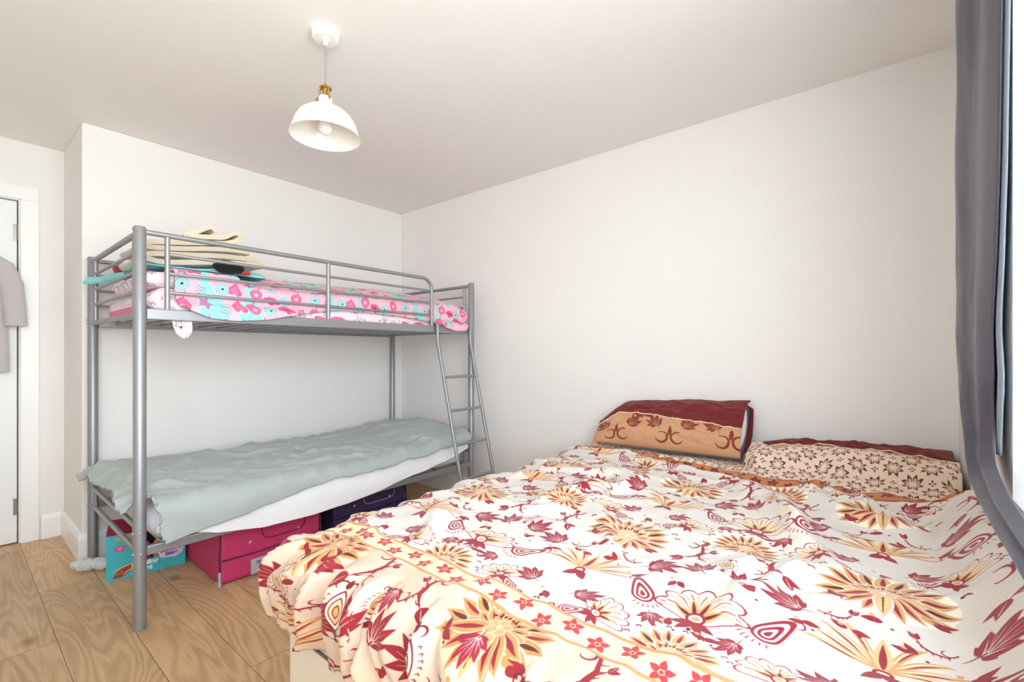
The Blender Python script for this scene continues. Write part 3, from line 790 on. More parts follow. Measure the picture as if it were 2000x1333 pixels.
# ------------------------------------------------------------------ upper bunk prints
PK, TL, HP = (240, 184, 200), (152, 214, 212), (222, 92, 136)
def heart(): 
    t = np.linspace(0, 2*PI, 40); return np.stack([16*np.sin(t)**3, 13*np.cos(t)-5*np.cos(2*t)-2*np.cos(3*t)-np.cos(4*t)], 1)/17
def star(n=5, r=.45): 
    a = np.linspace(0, 2*PI, 2*n+1)[:-1]+PI/2; rr = np.where(np.arange(2*n) % 2 == 0, 1, r); return np.stack([rr*np.cos(a), rr*np.sin(a)], 1)
def lips():
    t = np.linspace(-1, 1, 20); up = .45*(1-t*t)*(1+.35*np.cos(t*2*PI))/1.1; dn = -.52*(1-t*t)
    return np.concatenate([np.stack([t, up], 1), np.stack([t, dn], 1)[::-1]])
def outline(p, w): 
    q = np.concatenate([p, p[:1]]); return stroke(q, w, w, w)
def duvet_print():
    U = 640; T = int(.62*U); T2 = int(.55*U)
    cv = Canvas(T, T2, PK)
    t = np.linspace(-.05, 1.05, 80)
    for x0, wd, sk in ((.05, .085, .16), (.55, .07, -.12)):
        l = np.stack([(x0+sk*t+.035*np.sin(t*2*PI*2))*T, t*T2], 1); r_ = np.stack([(x0+wd*2+sk*t+.05*np.sin(t*2*PI+1)+.02*np.sin(t*2*PI*3))*T, t*T2], 1)
        cv.poly(np.concatenate([l, r_[::-1]]), TL, True)
    rr = random.Random(4)
    spots = [(x+rr.uniform(-.03,.03), y+rr.uniform(-.03,.03)) for x in np.arange(.06,1,.125) for y in np.arange(.07,1,.143)]; rr.shuffle(spots)
    for k, (x, y) in enumerate(spots):
        X_, Y_ = x*T, y*T2; s = .030*U; rot = rr.uniform(-30, 30); kd = k % 6
        if kd == 0:
            cv.poly(xf(heart(), X_, Y_, s*1.1, rot), HP, True); cv.poly(xf(heart()*.7, X_, Y_, s, rot), (240,120,160), True)
        elif kd == 1:
            cv.poly(xf(lips(), X_, Y_, s*1.35, rot), HP, True); cv.poly(xf(stroke([(-.7,.02),(0,-.06),(.7,.02)], .01, .01, .16), X_, Y_, s*1.3, rot), (40,20,34), True); cv.poly(xf(outline(lips(), .05), X_, Y_, s*1.35, rot), (190,50,100), True)
        elif kd == 2:
            for q, c in ((.95, (96,160,168)), (.86, (170,224,222)), (.58, (96,160,168)), (.50, (170,224,222)), (.2, (60,60,80))): cv.poly(ell(X_, Y_, s*q, s*q*.8), c, True)
        elif kd == 3:
            cv.poly(ell(X_, Y_, s*.95, s*.95), HP, True); cv.poly(ell(X_, Y_, s*.8, s*.8), (240,110,150), True); cv.poly(ell(X_, Y_+s*.1, s*.3, s*.3), (250,200,215), True); cv.poly(xf(petal(0,0,290,1.3,.1,r0=.8), X_, Y_, s), HP, True)
        elif kd == 4:
            cv.poly(xf(star(), X_, Y_, s*.9, rot), (238,120,170), True); cv.poly(xf(outline(star(), .08), X_, Y_, s*.9, rot), (90,70,110), True)
        else:
            for q in range(3): cv.poly(xf(stroke([(-.8,.5-.4*q),(-.3,.62-.4*q),(.1,.45-.4*q),(.7,.6-.4*q)], .05,.05,.06), X_, Y_, s, rot), (110,70,110), True)
    return cv.image('pink_teal_print'), T/U, T2/U
def sheet_print():
    U = 640; T = int(.6*U); cv = Canvas(T, T, (250, 232, 240)); rr = random.Random(9)
    for k in range(9):
        x, y = rr.random()*T, rr.random()*T
        cv.poly(ell(x, y, .05*U, .026*U, rr.uniform(0, 90)), (244,120,160), True); cv.poly(petal(x+.05*U, y, rr.uniform(0,360), .09*U, .022*U), (188,150,226), True)
    for k in range(70):
        x, y = rr.random()*T, rr.random()*T; s = rr.choice((.006,.010,.022))*U
        if s > .02*U: cv.poly(xf(outline(star(), .10), x, y, s, rr.uniform(0,70)), (44,34,50), True)
        else: cv.poly(xf(star(5,.3), x, y, s, rr.uniform(0,70)), (44,34,50), True)
    for k in range(22):
        x, y = rr.random()*T, rr.random()*T
        for q in range(3): cv.poly(xf(stroke([(0,0),(.1,.5),(-.05,1)], .03,.03,.06), x+q*.011*U, y, .03*U, rr.uniform(-15,15)), (60,48,70), True)
    return cv.image('star_print')
IM_DUV, DW, DH = duvet_print(); IM_STAR = sheet_print()
M_DUVU = fabric('pink_teal_duvet_cover', PK, img=IM_DUV); M_STAR = fabric('star_sheet', (250,232,240), img=IM_STAR)

# ------------------------------------------------------------------ upper bunk
matu = soft_box('mattress', (.555, 2.476, 1.3275), (2.445, 3.30, 1.446), M_STAR, r=.04)
tag(matu, 'mattress in a pale pink star print sheet on the top bunk', 'mattress')
MB().box((.5535, 2.54, 1.335), (.5565, 3.24, 1.375)).build('end_band', fabric('pink_band', (232,108,158)), matu, smooth=False, bevel=.001)['label'] = 'plain pink band'
# loose corner of the sheet hanging below the deck rail
U_ = np.linspace(0, 1, 22); V_ = np.linspace(0, 1, 26)
P = np.zeros((22, 26, 3)); UV = np.zeros((22, 26, 2))
for i, u in enumerate(U_):
    for j, v in enumerate(V_):
        wdt = .080*(1-.22*v-.40*v**5)
        P[i,j] = (.660+.012*v+(u-.5)*wdt, 2.436+.010*math.sin(u*9+v*2)*(0.3+v)-.006*v, 1.322-.105*v*(1-.12*(2*u-1)**2)); UV[i,j] = (u*.16, v*.18)
grid_obj('sheet_corner', P, M_STAR, matu, UV, thick=.003)['label'] = 'loose corner of the star print sheet'

plu = soft_box('pillow', (.532, 2.482, 1.452), (.93, 3.10, 1.514), M_STAR, r=.031, n=(24, 22, 5), amp=.008)
tag(plu, 'white star print pillow at the left end of the top bunk', 'pillow')

xs = np.linspace(.640, 2.470, 240); ts = np.linspace(0, 1, 130)
yb, yf, R_ = 3.315, 2.492, .060
hz = hemline([.64,.68,.76,.87,1.0,1.14,1.30,1.45,1.70,1.95,2.08,2.16,2.20,2.30,2.40,2.435,2.47], [1.392,1.345,1.312,1.305,1.318,1.350,1.385,1.402,1.400,1.388,1.372,1.364,1.335,1.312,1.318,1.366,1.376], xs)
tree = bvh_of([matu, plu])
X = np.zeros((len(xs), len(ts))); D = X.copy()
for i, x in enumerate(xs):
    total = (yb-yf)+R_*PI/2+max(.004, 1.500-R_-hz[i]); D[i] = ts*total-(yb-yf); X[i] = x
Yp = yf-D
zt = 1.492+.070*sstep(2.47, 2.80, Yp)*sstep(3.33, 3.05, Yp)+.014*fbm(X*2.5, Yp*3, 51)+.018*ridged(X*1.6, Yp*5+.3*fbm(X*2,Yp*2,52), 53)**2+.02*sstep(1.2,1.6,X)-.03*sstep(2.34, 2.48, X)
zt = np.maximum(zt, height_over(tree, X, np.maximum(Yp, yf), 1.46, .030, 1.9)); zt = blur(zt, 4)
zt = np.where(X < 1.12, np.minimum(zt, 1.538), zt); zt = blur(zt, 3)
ze = np.array([zt[i][np.argmin(np.abs(D[i]))] for i in range(len(xs))])[:,None]
D = np.where(D > 0, D*((R_*PI/2+np.maximum(.004, ze-R_-hz[:,None]))/D[:,-1:]), D)
down = np.where(D <= 0, 0, np.where(D < R_*PI/2, R_*(1-np.cos(np.clip(D/R_,0,PI/2))), R_+D-R_*PI/2))
outw = np.where(D <= 0, D, np.where(D < R_*PI/2, R_*np.sin(np.clip(D/R_,0,PI/2)), R_))
ze = np.array([zt[i][np.argmin(np.abs(D[i]))] for i in range(len(xs))])[:,None]
Z = np.where(D <= 0, zt, ze-down); YY = yf-outw
g = sstep(.0, .10, D)
bf = sstep(1.364, 1.351, hz)[:,None]*(D > 0)      # where the hem hangs outside the deck rail
YY += g*np.clip(.018*fbm(X*6, Z*10, 54)+.012*ridged(X*3, Z*9, 55), 0, .025)*(1-bf*sstep(1.42, 1.39, Z))
YY = YY*(1-bf)+np.where(Z < 1.392, np.minimum(YY, 2.432-.054*sstep(1.392, 1.360, Z)), YY)*bf
YY -= bf*sstep(1.358, 1.34, Z)*np.clip(.012*fbm(X*7, Z*6, 56)+.003, 0, .02)
UV = np.stack([X/DW, -Yp/DH], -1)
duvu = grid_obj('duvet', np.stack([X, YY, Z], -1), M_DUVU, UV=UV, thick=.010, offset=1)
tag(duvu, 'pink and turquoise printed duvet bunched along the top bunk', 'duvet')

# folded beige blankets: a folded strip seen from its edge
def folded(name, path, y0, y1, th, m, label, ny=26, seed=60):
    p = np.array(path, float); d = np.linalg.norm(np.diff(p, axis=0), axis=1); s = np.concatenate([[0], np.cumsum(d)])
    q = np.linspace(0, s[-1], 150); c = np.stack([np.interp(q, s, p[:,0]), np.interp(q, s, p[:,1])], 1)
    for _ in range(6): c[1:-1] = (c[:-2]+2*c[1:-1]+c[2:])/4
    ys = np.linspace(y0, y1, ny)
    P = np.zeros((150, ny, 3))
    for j, y in enumerate(ys):
        P[:,j,0] = c[:,0]+.012*fbm(q*3, q*0+y*4, seed); P[:,j,1] = y+.010*fbm(c[:,0]*8, c[:,1]*20, seed+1); P[:,j,2] = c[:,1]-.046*sstep(1.02, .55, c[:,0])+.003*fbm(q*5, q*0+y*6, seed+2)
    o = grid_obj(name, P, m, thick=th, offset=0)
    bv = o.modifiers.new('soft', 'BEVEL'); bv.width = th*.49; bv.segments = 4; bv.limit_method = 'ANGLE'
    return tag(o, label, 'blanket', 'folded beige blankets on the top bunk')
BZ = 1.622
folded('blanket', [(1.085,BZ+.006),(.9,BZ),(.62,BZ+.000),(.565,BZ+.010),(.560,BZ+.026),(.62,BZ+.036),(.9,BZ+.032),(1.06,BZ+.028)], 2.60, 3.04, .024, M_BEIGE, 'lower folded beige fleece blanket whose edge sticks out furthest along the top bunk')
folded('blanket', [(1.02,BZ+0.068),(.8,BZ+0.070),(.60,BZ+0.067),(.560,BZ+0.070),(.553,BZ+0.080),(.59,BZ+0.092),(.78,BZ+0.102),(.90,BZ+0.102),(.965,BZ+0.120),(.985,BZ+0.148),(.960,BZ+0.166),(.930,BZ+0.154),(.905,BZ+0.130),(.82,BZ+0.130),(.72,BZ+0.126),(.73,BZ+0.136),(.78,BZ+0.154),(.815,BZ+0.180),(.850,BZ+0.184),(.86,BZ+0.158)], 2.62, 3.02, .022, M_BEIGE, 'upper crumpled beige blanket with a raised loop on the top bunk', seed=70)

def blob(name, c, r, m, seed, amp=.25, n=(30, 40), parent=None, flat=1.0, UVs=None):
    th = np.linspace(.001, PI-.001, n[0])[:,None]; ph = np.linspace(0, 2*PI, n[1], endpoint=False)[None,:]
    dx, dy, dz = np.sin(th)*np.cos(ph), np.sin(th)*np.sin(ph), np.cos(th)*np.ones_like(ph)
    k = 1+amp*(fbm(dx*1.6+dz, dy*1.6+seed, seed)+.5*ridged(dx*3+dz*2, dy*3-dz, seed+3)-.3)
    P = np.stack([c[0]+r[0]*dx*k, c[1]+r[1]*dy*k, c[2]+r[2]*np.sign(dz)*np.abs(dz)**flat*k], -1)
    UV = np.stack([dx*.5+.5+dz*.1, dy*.5+.5], -1)
    return grid_obj(name, P, m, parent, UV, wrap=True)

# crumpled clothes below the blankets
M_TEAL = fabric('turquoise_jersey', (132, 204, 210), var=(14, .22)); M_BLACK = fabric('black_jersey', (26, 26, 30)); M_LIL = fabric('lilac_jersey', (196, 176, 208), var=(20,.2))
def crumple(name, x0, x1, y0, y1, z0, hgt, m, seed, label, cat):
    xs = np.linspace(x0, x1, 80)[:,None]*np.ones((1,60)); ys = np.linspace(y0, y1, 60)[None,:]*np.ones((80,1))
    u = (xs-x0)/(x1-x0); v = (ys-y0)/(y1-y0)
    pr = np.clip(np.minimum(np.minimum(u, 1-u)*7, np.minimum(v, 1-v)*6), 0, 1)**.5
    z = z0+hgt*(.12+.88*sstep(.08, .75, u))*pr*(.72+.35*fbm(xs*6, ys*6, seed)+.5*(ridged(xs*7+ys*3, ys*6, seed+1)-.5)*.6)
    X2 = xs+.02*fbm(xs*4, ys*9, seed+2); Y2 = ys+.025*fbm(xs*9, ys*4, seed+4)
    o = grid_obj(name, np.stack([X2, Y2, np.clip(z, z0, z0+hgt*(.12+.88*sstep(.08, .75, u)))], -1), m, thick=.005, offset=1)
    return tag(o, label, cat)
tw = crumple('clothing', .540, 1.075, 2.560, 2.95, 1.550, .043, M_TEAL, 81, 'crumpled turquoise clothing under the beige blankets on the top bunk', 'clothes')
blob('lilac_patch', (.900, 2.66, 1.576), (.07, .09, .012), M_LIL, 84, .3, parent=tw)['label'] = 'lilac part of the garment'
MB().tube([(.565,2.93,1.546),(.535,3.02,1.541),(.522,3.12,1.539),(.505,3.20,1.538),(.474,3.245,1.536),(.452,3.275,1.524)], [.016,.018,.018,.017,.020,.004], 12, flat=.6).build('sleeve', M_TEAL, tw)
hb_ = height_over(bvh_of([duvu]), np.array([[.84,.885,.93]]), np.array([[2.515]*3]), 1.4, 0, 1.9).max()
bk = blob('clothing', (.885, 2.518, hb_+.040), (.070, .030, .032), M_BLACK, 86, .18)
tag(bk, 'black garment stuffed beside the turquoise clothing on the top bunk', 'clothes')
blob('red_trim', (.955, 2.515, hb_+.022), (.026, .02, .010), fabric('red_jersey', (200, 52, 58)), 88, .2, parent=bk)['label'] = 'red trim'
cu = blob('cushion', (.636, 3.185, 1.602), (.074, .088, .040), fabric('crimson_plush', (178, 42, 70), var=(10,.3)), 90, .12)
tag(cu, 'crimson plush cushion at the back left of the top bunk', 'cushion')
MB().tube([(.580,3.11,1.612),(.564,3.15,1.618),(.562,3.20,1.614),(.580,3.25,1.616)], .007, 8).build('orange_piping', fabric('orange_felt', (222,120,60)), cu)
# ------------------------------------------------------------------ double bed: divan, pillows, duvet
M_DIVAN = fabric('cream_divan_cloth', (226, 214, 190)); M_PIPE = fabric('dark_piping', (120, 104, 82))
div = thing('divan_bed', 'cream fabric divan bed base under the red floral duvet', 'bed', loc=(1.6, .6, 0))
def ind(o): o.parent = div; o.location = (-1.6, -.6, 0); return o
DBX0, DBX1, DBY0, DBY1 = .635, 2.630, -.18, 1.362
ind(MB().box((DBX0, DBY0, .03), (DBX1, DBY1, .355)).build('base', M_DIVAN, smooth=False, bevel=.012))
for x in (DBX0+.10, DBX1-.10):
    for y in (DBY0+.10, DBY1-.10):
        ind(MB().lathe([(0,0),(.024,0),(.026,.031),(0,.031)], (x, y, 0), 16).build('foot', mat('black_plastic', (35,35,36), .5)))
ind(MB().tube([(DBX0-.002, DBY1-.01, .345), (DBX0-.004, .6, .347), (DBX0-.002, DBY0+.02, .345)], .004, 8).build('piping', M_PIPE))
mb_ = soft_box('mattress', (DBX0+.02, DBY0+.015, .357), (DBX1-.01, DBY1-.02, .568), M_WSHEET, r=.06); ind(mb_)

# prints ----------------------------------------------------------
XU0, XU1, YU0, YU1 = .380, 2.640, -.230, 1.640        # unrolled duvet, metres
Wp, Hp = int((YU1-YU0)*PX), int((XU1-XU0)*PX)
cvd = Canvas(Wp, Hp, CREAM)
ft = field_tile(); cvd.a[:] = tile_to(ft, Hp, Wp, 30, 60)
def X2r(x): return (x-XU0)*PX
def Y2c(y): return (y-YU0)*PX
yy = np.linspace(YU0, YU1, 140)
def foot_mid(y): return .782+.004*np.sin(y*21)
def head_mid(y): return 2.20+.20*sstep(.35,1.35,y)+.012*np.sin(y*13)
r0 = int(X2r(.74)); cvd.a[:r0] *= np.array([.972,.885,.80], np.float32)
for k in range(8): put(cvd, m_eye(), Y2c(1.52-.26*k), X2r(.575), .075*PX, 90*0, False, False)
for k in range(8): put(cvd, m_leaf(), Y2c(1.39-.26*k), X2r(.665), .045*PX, 180, False, False); put(cvd, m_swirl(), Y2c(1.45-.26*k), X2r(.50), .06*PX, 30, False, False)
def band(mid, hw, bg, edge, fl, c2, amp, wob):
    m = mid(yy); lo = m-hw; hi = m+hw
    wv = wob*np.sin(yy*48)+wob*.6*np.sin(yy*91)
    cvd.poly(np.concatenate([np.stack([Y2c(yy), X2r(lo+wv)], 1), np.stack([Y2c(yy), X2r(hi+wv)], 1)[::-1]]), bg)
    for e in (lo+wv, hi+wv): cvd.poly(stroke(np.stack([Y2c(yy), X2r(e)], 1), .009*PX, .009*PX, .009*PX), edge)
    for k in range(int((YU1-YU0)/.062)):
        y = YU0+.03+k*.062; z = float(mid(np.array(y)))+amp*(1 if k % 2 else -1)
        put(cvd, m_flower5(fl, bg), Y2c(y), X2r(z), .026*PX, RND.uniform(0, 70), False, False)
dt = tile_to(diamond_tile(), Hp, Wp, 0, 20)
rowx = XU0+np.arange(Hp)[:,None]/PX; colm = head_mid(YU0+np.arange(Wp)/PX)[None,:]
cvd.a = np.where((rowx > colm)[..., None], dt, cvd.a)
band(foot_mid, .036, (246, 226, 172), (214, 146, 94), (186, 62, 66), (246,226,172), .009, .0025)  # same band fabric: foot coloured pale as if sunlit, head darker as if shaded
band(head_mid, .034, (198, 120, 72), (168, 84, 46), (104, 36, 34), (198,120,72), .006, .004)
for k in range(12): put(cvd, m_swirl(DRED), Y2c(-.15+.155*k), X2r(float(head_mid(-.15+.155*k))-.055), .045*PX, 90+RND.uniform(-30,30), k % 2 == 0, False)
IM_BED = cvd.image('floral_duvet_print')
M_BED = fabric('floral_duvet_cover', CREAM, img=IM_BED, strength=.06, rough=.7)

def pillow_print():
    w_, h_ = 760, 640
    cv = Canvas(w_, h_, (202, 154, 116)); rr = random.Random(5)
    BR = (132, 62, 44)
    for k in range(4):
        for j in range(3):
            x = 95+190*k+(95 if j % 2 else 0); y = 60+180*j
            for sg in (-1, 1): put(cv, m_leaf(BR, (202,154,116)), x+sg*46, y+40, 46, -sg*38, False, True)
            for sg in (-1, 1): cv.poly(stroke(arc(x+sg*26, y-4, 20, 18, 90-sg*30, 90+sg*250, 20), 3, 2, 7), BR, True)
            cv.poly(petal(x, y, 90, 40, 7), BR, True)
            for q in range(5): cv.poly(ell(x-30+15*q, y+112-abs(q-2)*5, 3.2, 2.4), BR, True)
            cv.poly(xf(m_fan()[0][0], x+95, y+88, 34), BR, True); cv.poly(xf(m_fan()[1][0], x+95, y+88, 33), (202,154,116), True)
            for a in (20, 50, 90, 130, 160): cv.poly(petal(x+95, y+72, a, 44, 6, r0=4), BR, True)
    return cv.image('leaf_print')
IM_PIL = pillow_print()
M_TAN = fabric('tan_leaf_pillow_cover', (202,154,116), img=IM_PIL, strength=.06); M_MAR = fabric('maroon_cotton', (114, 38, 38), strength=.06); M_MOUTH_SHADE = fabric('mouth_shade', (104, 104, 110))

def pillow_case(name, O, ax, up, nrm, L, Hh, T, split, seed, label, open_end=True, group=None, front_bulge=1.0, split_slope=0.0, sag=0.0):
    """pillow with origin O at the middle of its lower edge; ax along its length, up along its height, nrm out of its face"""
    O, ax, up, nrm = (np.array(v, float) for v in (O, ax, up, nrm))
    root = thing(name, label, 'pillow', group, loc=tuple(O))
    nu, nv = 90, 56
    u = np.linspace(-1, 1, nu)[:,None]*np.ones((1,nv)); v = np.linspace(-1, 1, nv)[None,:]*np.ones((nu,1))
    def prof(u, v):
        eu = np.where(u > 0, (0.55 if open_end else 1)*u, u)
        return np.clip(1-np.abs(eu)**3.2, 0, 1)**.62*np.clip(1-np.abs(v)**2.6, 0, 1)**.62
    taper = 1-(.50 if open_end else .16)*sstep(-.60, -1.05, u)
    hh = ((v+1)*taper)/2*Hh*(1+.08*u) - sag*(1-u*u)*(v+1)/2 + .014*fbm(u*2, v*1.0, seed+5)*(v+1)/2
    wr = .006*ridged(u*4+v*2, v*3-u, seed)**2+.010*fbm(u*2.4, v*2.4, seed+1)
    front = T*front_bulge*prof(u, v)+wr*prof(u, v)*2
    back = -T*.75*prof(u, v)
    def W(uu, h, dpt): return O+ax*(uu*L/2)[...,None]+up*h[...,None]+nrm*dpt[...,None]
    Pf = W(u, hh, front); Pb = W(u*(1.0), hh, back)
    UV = np.stack([(u*.5+.5)*.66, (v*.5+.5)*.36+.03], -1)
    vs = split+split_slope*u+.03*fbm(u*3, u*0, seed+3)
    inv = lambda a: a.transpose(1,0,2)
    def piece(nm, m, k0, P, lo, hi):
        vv = lo+(hi-lo)*np.linspace(0, 1, k0)[None,:]
        jj = np.clip((vv+1)/2*(nv-1), 0, nv-1); j0 = np.minimum(jj.astype(int), nv-2); f = (jj-j0)[...,None]
        ii = np.arange(nu)[:,None]*np.ones_like(j0)
        Q = P[ii, j0]*(1-f)+P[ii, j0+1]*f; T_ = UV[ii, j0]*(1-f)+UV[ii, j0+1]*f
        o = grid_obj(nm, Q, m, None, T_, thick=.003, offset=0); o.parent = root; o.location = tuple(-O); return o
    one = np.full((nu,1), 1.0)
    piece('printed_panel', M_TAN, 40, Pf, -one, vs[:, :1])
    piece('maroon_panel', M_MAR, 40, Pf, vs[:, :1], one)
    e = piece('maroon_panel', M_MAR, 40, Pb, -one, one)
    q = np.linspace(0, nu-1, nu).astype(int); jj = np.clip((vs[:,0]+1)/2*(nv-1), 0, nv-1).astype(int)
    pts = [tuple(Pf[i, jj[i]]+nrm*.003) for i in q[1:-1:2]]
    o = MB().tube(pts, .0032, 8).build('cream_piping', fabric('cream_piping', (232,206,180))); o.parent = root; o.location = tuple(-O)
    if open_end:
        # the filled pillow showing in the open mouth, a grey sheet painted as the shade inside it, and the long flap behind
        def plug(nm, m, du, sc, bulge, shift):
            vv = np.linspace(-.94, .97, 30)[None,:]*np.ones((16,1)); rr = np.linspace(-1, 1, 16)[:,None]*np.ones((1,30))
            pr = prof(np.ones_like(vv), vv)*T*sc
            Q = W(1-du+bulge*np.clip(1-vv**2, 0, 1)*(1-rr**2), (vv*1.0+1)/2*Hh-sag*0, pr*rr*.85+shift*T)
            o = grid_obj(nm, Q, m, None, thick=.003, offset=0); o.parent = root; o.location = tuple(-O); return o
        plug('inner_pillow', M_WSHEET, .05, .92, .05, .06)
        plug('mouth_shade', M_MOUTH_SHADE, .02, .60, .02, -.30)
        vv = np.linspace(-.66, 1.0, 30)[None,:]*np.ones((14,1)); rr = np.linspace(0, 1, 14)[:,None]*np.ones((1,30))
        Q = W(.97+.10*rr*(1-.25*np.abs(vv)), (vv+1)/2*Hh-.02*rr*(vv+1)/2, -T*.70*prof(np.ones_like(vv), vv)*(1-.5*rr)-.004)
        o = grid_obj('maroon_flap', Q, M_MAR, None, thick=.004, offset=0); o.parent = root; o.location = tuple(-O)
    return root

def unit(v): v = np.array(v, float); return v/np.linalg.norm(v)
tl = math.radians(52)
p1 = pillow_case('pillow', (2.432, .940, .632), unit((.03,-1,.012)), (math.cos(tl), 0, math.sin(tl)), (-math.sin(tl), 0, math.cos(tl)), .80, .312, .072, .04, 3,
    'maroon and tan leaf print pillow propped up against the wall with its open end showing', split_slope=-.26)
tl2 = math.radians(15)
p2 = pillow_case('pillow', (2.335, .120, .652), unit((0,-1,.01)), (math.cos(tl2), 0, math.sin(tl2)), (-math.sin(tl2), 0, math.cos(tl2)), .690, .315, .036, .12, 8,
    'maroon edged pillow in the corner by the curtain partly covered by the duvet', open_end=False, sag=.012)
bpy.context.view_layer.update()
tree = bvh_of([o for o in p2.children if o.type == 'MESH'])

# the duvet: flat top, rounded edges, short drop at the foot and at the left side
xa, yb2, R_ = .690, 1.318, .085
xs = np.linspace(.395, 2.56, 400); ys = np.linspace(-.222, 1.615, 350)
X = xs[:,None]*np.ones((1,350)); Y = ys[None,:]*np.ones((400,1))
# the head end lies higher up the bed beside the pillow in the corner than under the propped pillow
hx = 2.505-.105*sstep(.49,.40,Y)+.012*np.sin(Y*9+1)
S = (X-.395)/(2.56-.395); X = np.where(X > 1.9, 1.9+(X-1.9)/(2.56-1.9)*(hx-1.9), X)
a = np.maximum(0, xa-X); b = np.maximum(0, Y-yb2); d = (a**4+b**4)**.25; nrm_ = np.hypot(a, b)+1e-9
nx, ny = -a/nrm_, b/nrm_
bx, by = np.maximum(X, xa), np.minimum(Y, yb2)
wx, wy = bx+.07*fbm(bx*2.5, by*2.5, 101), by+.07*fbm(bx*2.5, by*2.5, 102)
h = .016*fbm(bx*1.6, by*1.6, 103)+.022*ridged(wx*2.2+wy*1.1, wy*1.7-wx*1.3, 104)**3*sstep(-.3, .35, noise2(bx*1.3, by*1.3, 105)+.1)
h += .010*ridged(wx*4+wy*2.5, wy*3.2-wx*2.2, 106)**3+.0035*fbm(wx*11, wy*11, 107)
h += .030*ridged(wx*6.5, wy*1.3, 108)**2*sstep(1.75, 2.15, bx)*(1-.5*sstep(2.3, 2.45, bx))
def crease(p, q, w, A):
    p, q = np.array(p), np.array(q); dd = q-p; L = np.linalg.norm(dd); dd = dd/L
    t = (wx-p[0])*dd[0]+(wy-p[1])*dd[1]; s_ = -(wx-p[0])*dd[1]+(wy-p[1])*dd[0]
    return 1.5*A*np.exp(-(s_/w)**2)*sstep(0, .12*L, t)*sstep(L, .75*L, t)
for p, q, w_, A in [((1.35,.95),(2.05,.70),.030,.020),((1.10,.55),(1.75,.95),.028,.014),((1.55,.15),(2.15,.50),.045,.030),((1.75,-.15),(2.10,.35),.05,.028),
                    ((.95,.30),(1.45,.10),.03,.014),((1.30,.05),(1.9,.28),.035,.018),((1.75,1.30),(1.95,.75),.03,.018),((.85,.95),(1.15,1.25),.025,.012),((1.95,.0),(2.25,.3),.04,.025)]:
    h += crease(p, q, w_, A)
top = .600+h*sstep(0, .10, np.minimum(bx-xa+.05, .12+0*bx))
edge_c = np.where(a >= b, by, 0)+np.where(b > 0, .16*np.arctan2(b, a+1e-9), 0)+np.where((b > 0) & (a < 1e-6), (bx-xa), 0)
lift = height_over(tree, np.minimum(bx, 2.62), by, .5, .030, 1.2)
for _ in range(9):
    q_ = np.pad(lift, 1, mode='edge'); lift = np.maximum.reduce([q_[1:-1,1:-1], q_[:-2,1:-1], q_[2:,1:-1], q_[1:-1,:-2], q_[1:-1,2:]])
lift = blur(lift, 2)
flat_ = sstep(2.30, 2.38, bx)*sstep(.46, .54, by); top = top*(1-flat_)+np.minimum(top, .610)*flat_
top = np.maximum(top, .6+.10*sstep(2.10, 2.46, bx)*sstep(.515, .43, by)*sstep(-.24,-.16,by))
top = np.maximum(top, lift); top = blur(top, 5); top = np.maximum(top, lift-.004); top = blur(top, 1)
top = top+(.125-.10*sstep(1.9,2.3,bx))*sstep(-.085, -.215, by)**1.5*sstep(.62,.95,bx)
hem = .262+.020*np.sin(edge_c*7)+.014*fbm(edge_c*6, edge_c*0, 115); keep = d < hem
down = np.where(d < R_*PI/2, R_*(1-np.cos(np.clip(d/R_, 0, PI/2))), R_+d-R_*PI/2)
outw = np.where(d < R_*PI/2, R_*np.sin(np.clip(d/R_, 0, PI/2)), R_)+.020*np.sin(PI*np.clip(d/.25,0,1))
e2 = edge_c+.10*fbm(edge_c*3, d*2, 111)+d*.25*np.where(by > .9, -.6, .35)
fold = (ridged(e2*10.5, d*.9+3, 112)**2*.040+.017*np.sin(e2*62+3*fbm(e2*4, d, 113))-.008)*sstep(-.02, .12, d+.03*(a > 0))
fold *= (.45+.55*sstep(.25, .95, by))
fold += .010*fbm(bx*9+a*6, by*9+b*6, 114)*sstep(0, .1, d)
PX_ = bx+nx*(outw+fold*.9); PY_ = by+ny*(outw+fold*.9); PZ_ = top-down+fold*.35*np.exp(-(d/.09)**2)
PY_ = np.maximum(PY_, -.224)
ds = np.sqrt(np.diff(X, axis=0)**2+np.where(a[1:] > 0, 0, np.diff(blur(top, 6), axis=0))**2); XA = X[:1]+np.concatenate([np.zeros((1, X.shape[1])), np.cumsum(ds, 0)], 0)
XA -= (np.interp(.78, [0,1], [0,1])*0)
UV = np.stack([(Y-YU0)/(YU1-YU0), np.minimum((XA-XU0)/(XU1-XU0), .999)], -1)
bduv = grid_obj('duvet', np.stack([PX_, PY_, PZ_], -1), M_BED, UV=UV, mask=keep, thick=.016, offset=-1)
tag(bduv, 'white duvet with red and gold floral print over the double bed', 'duvet')

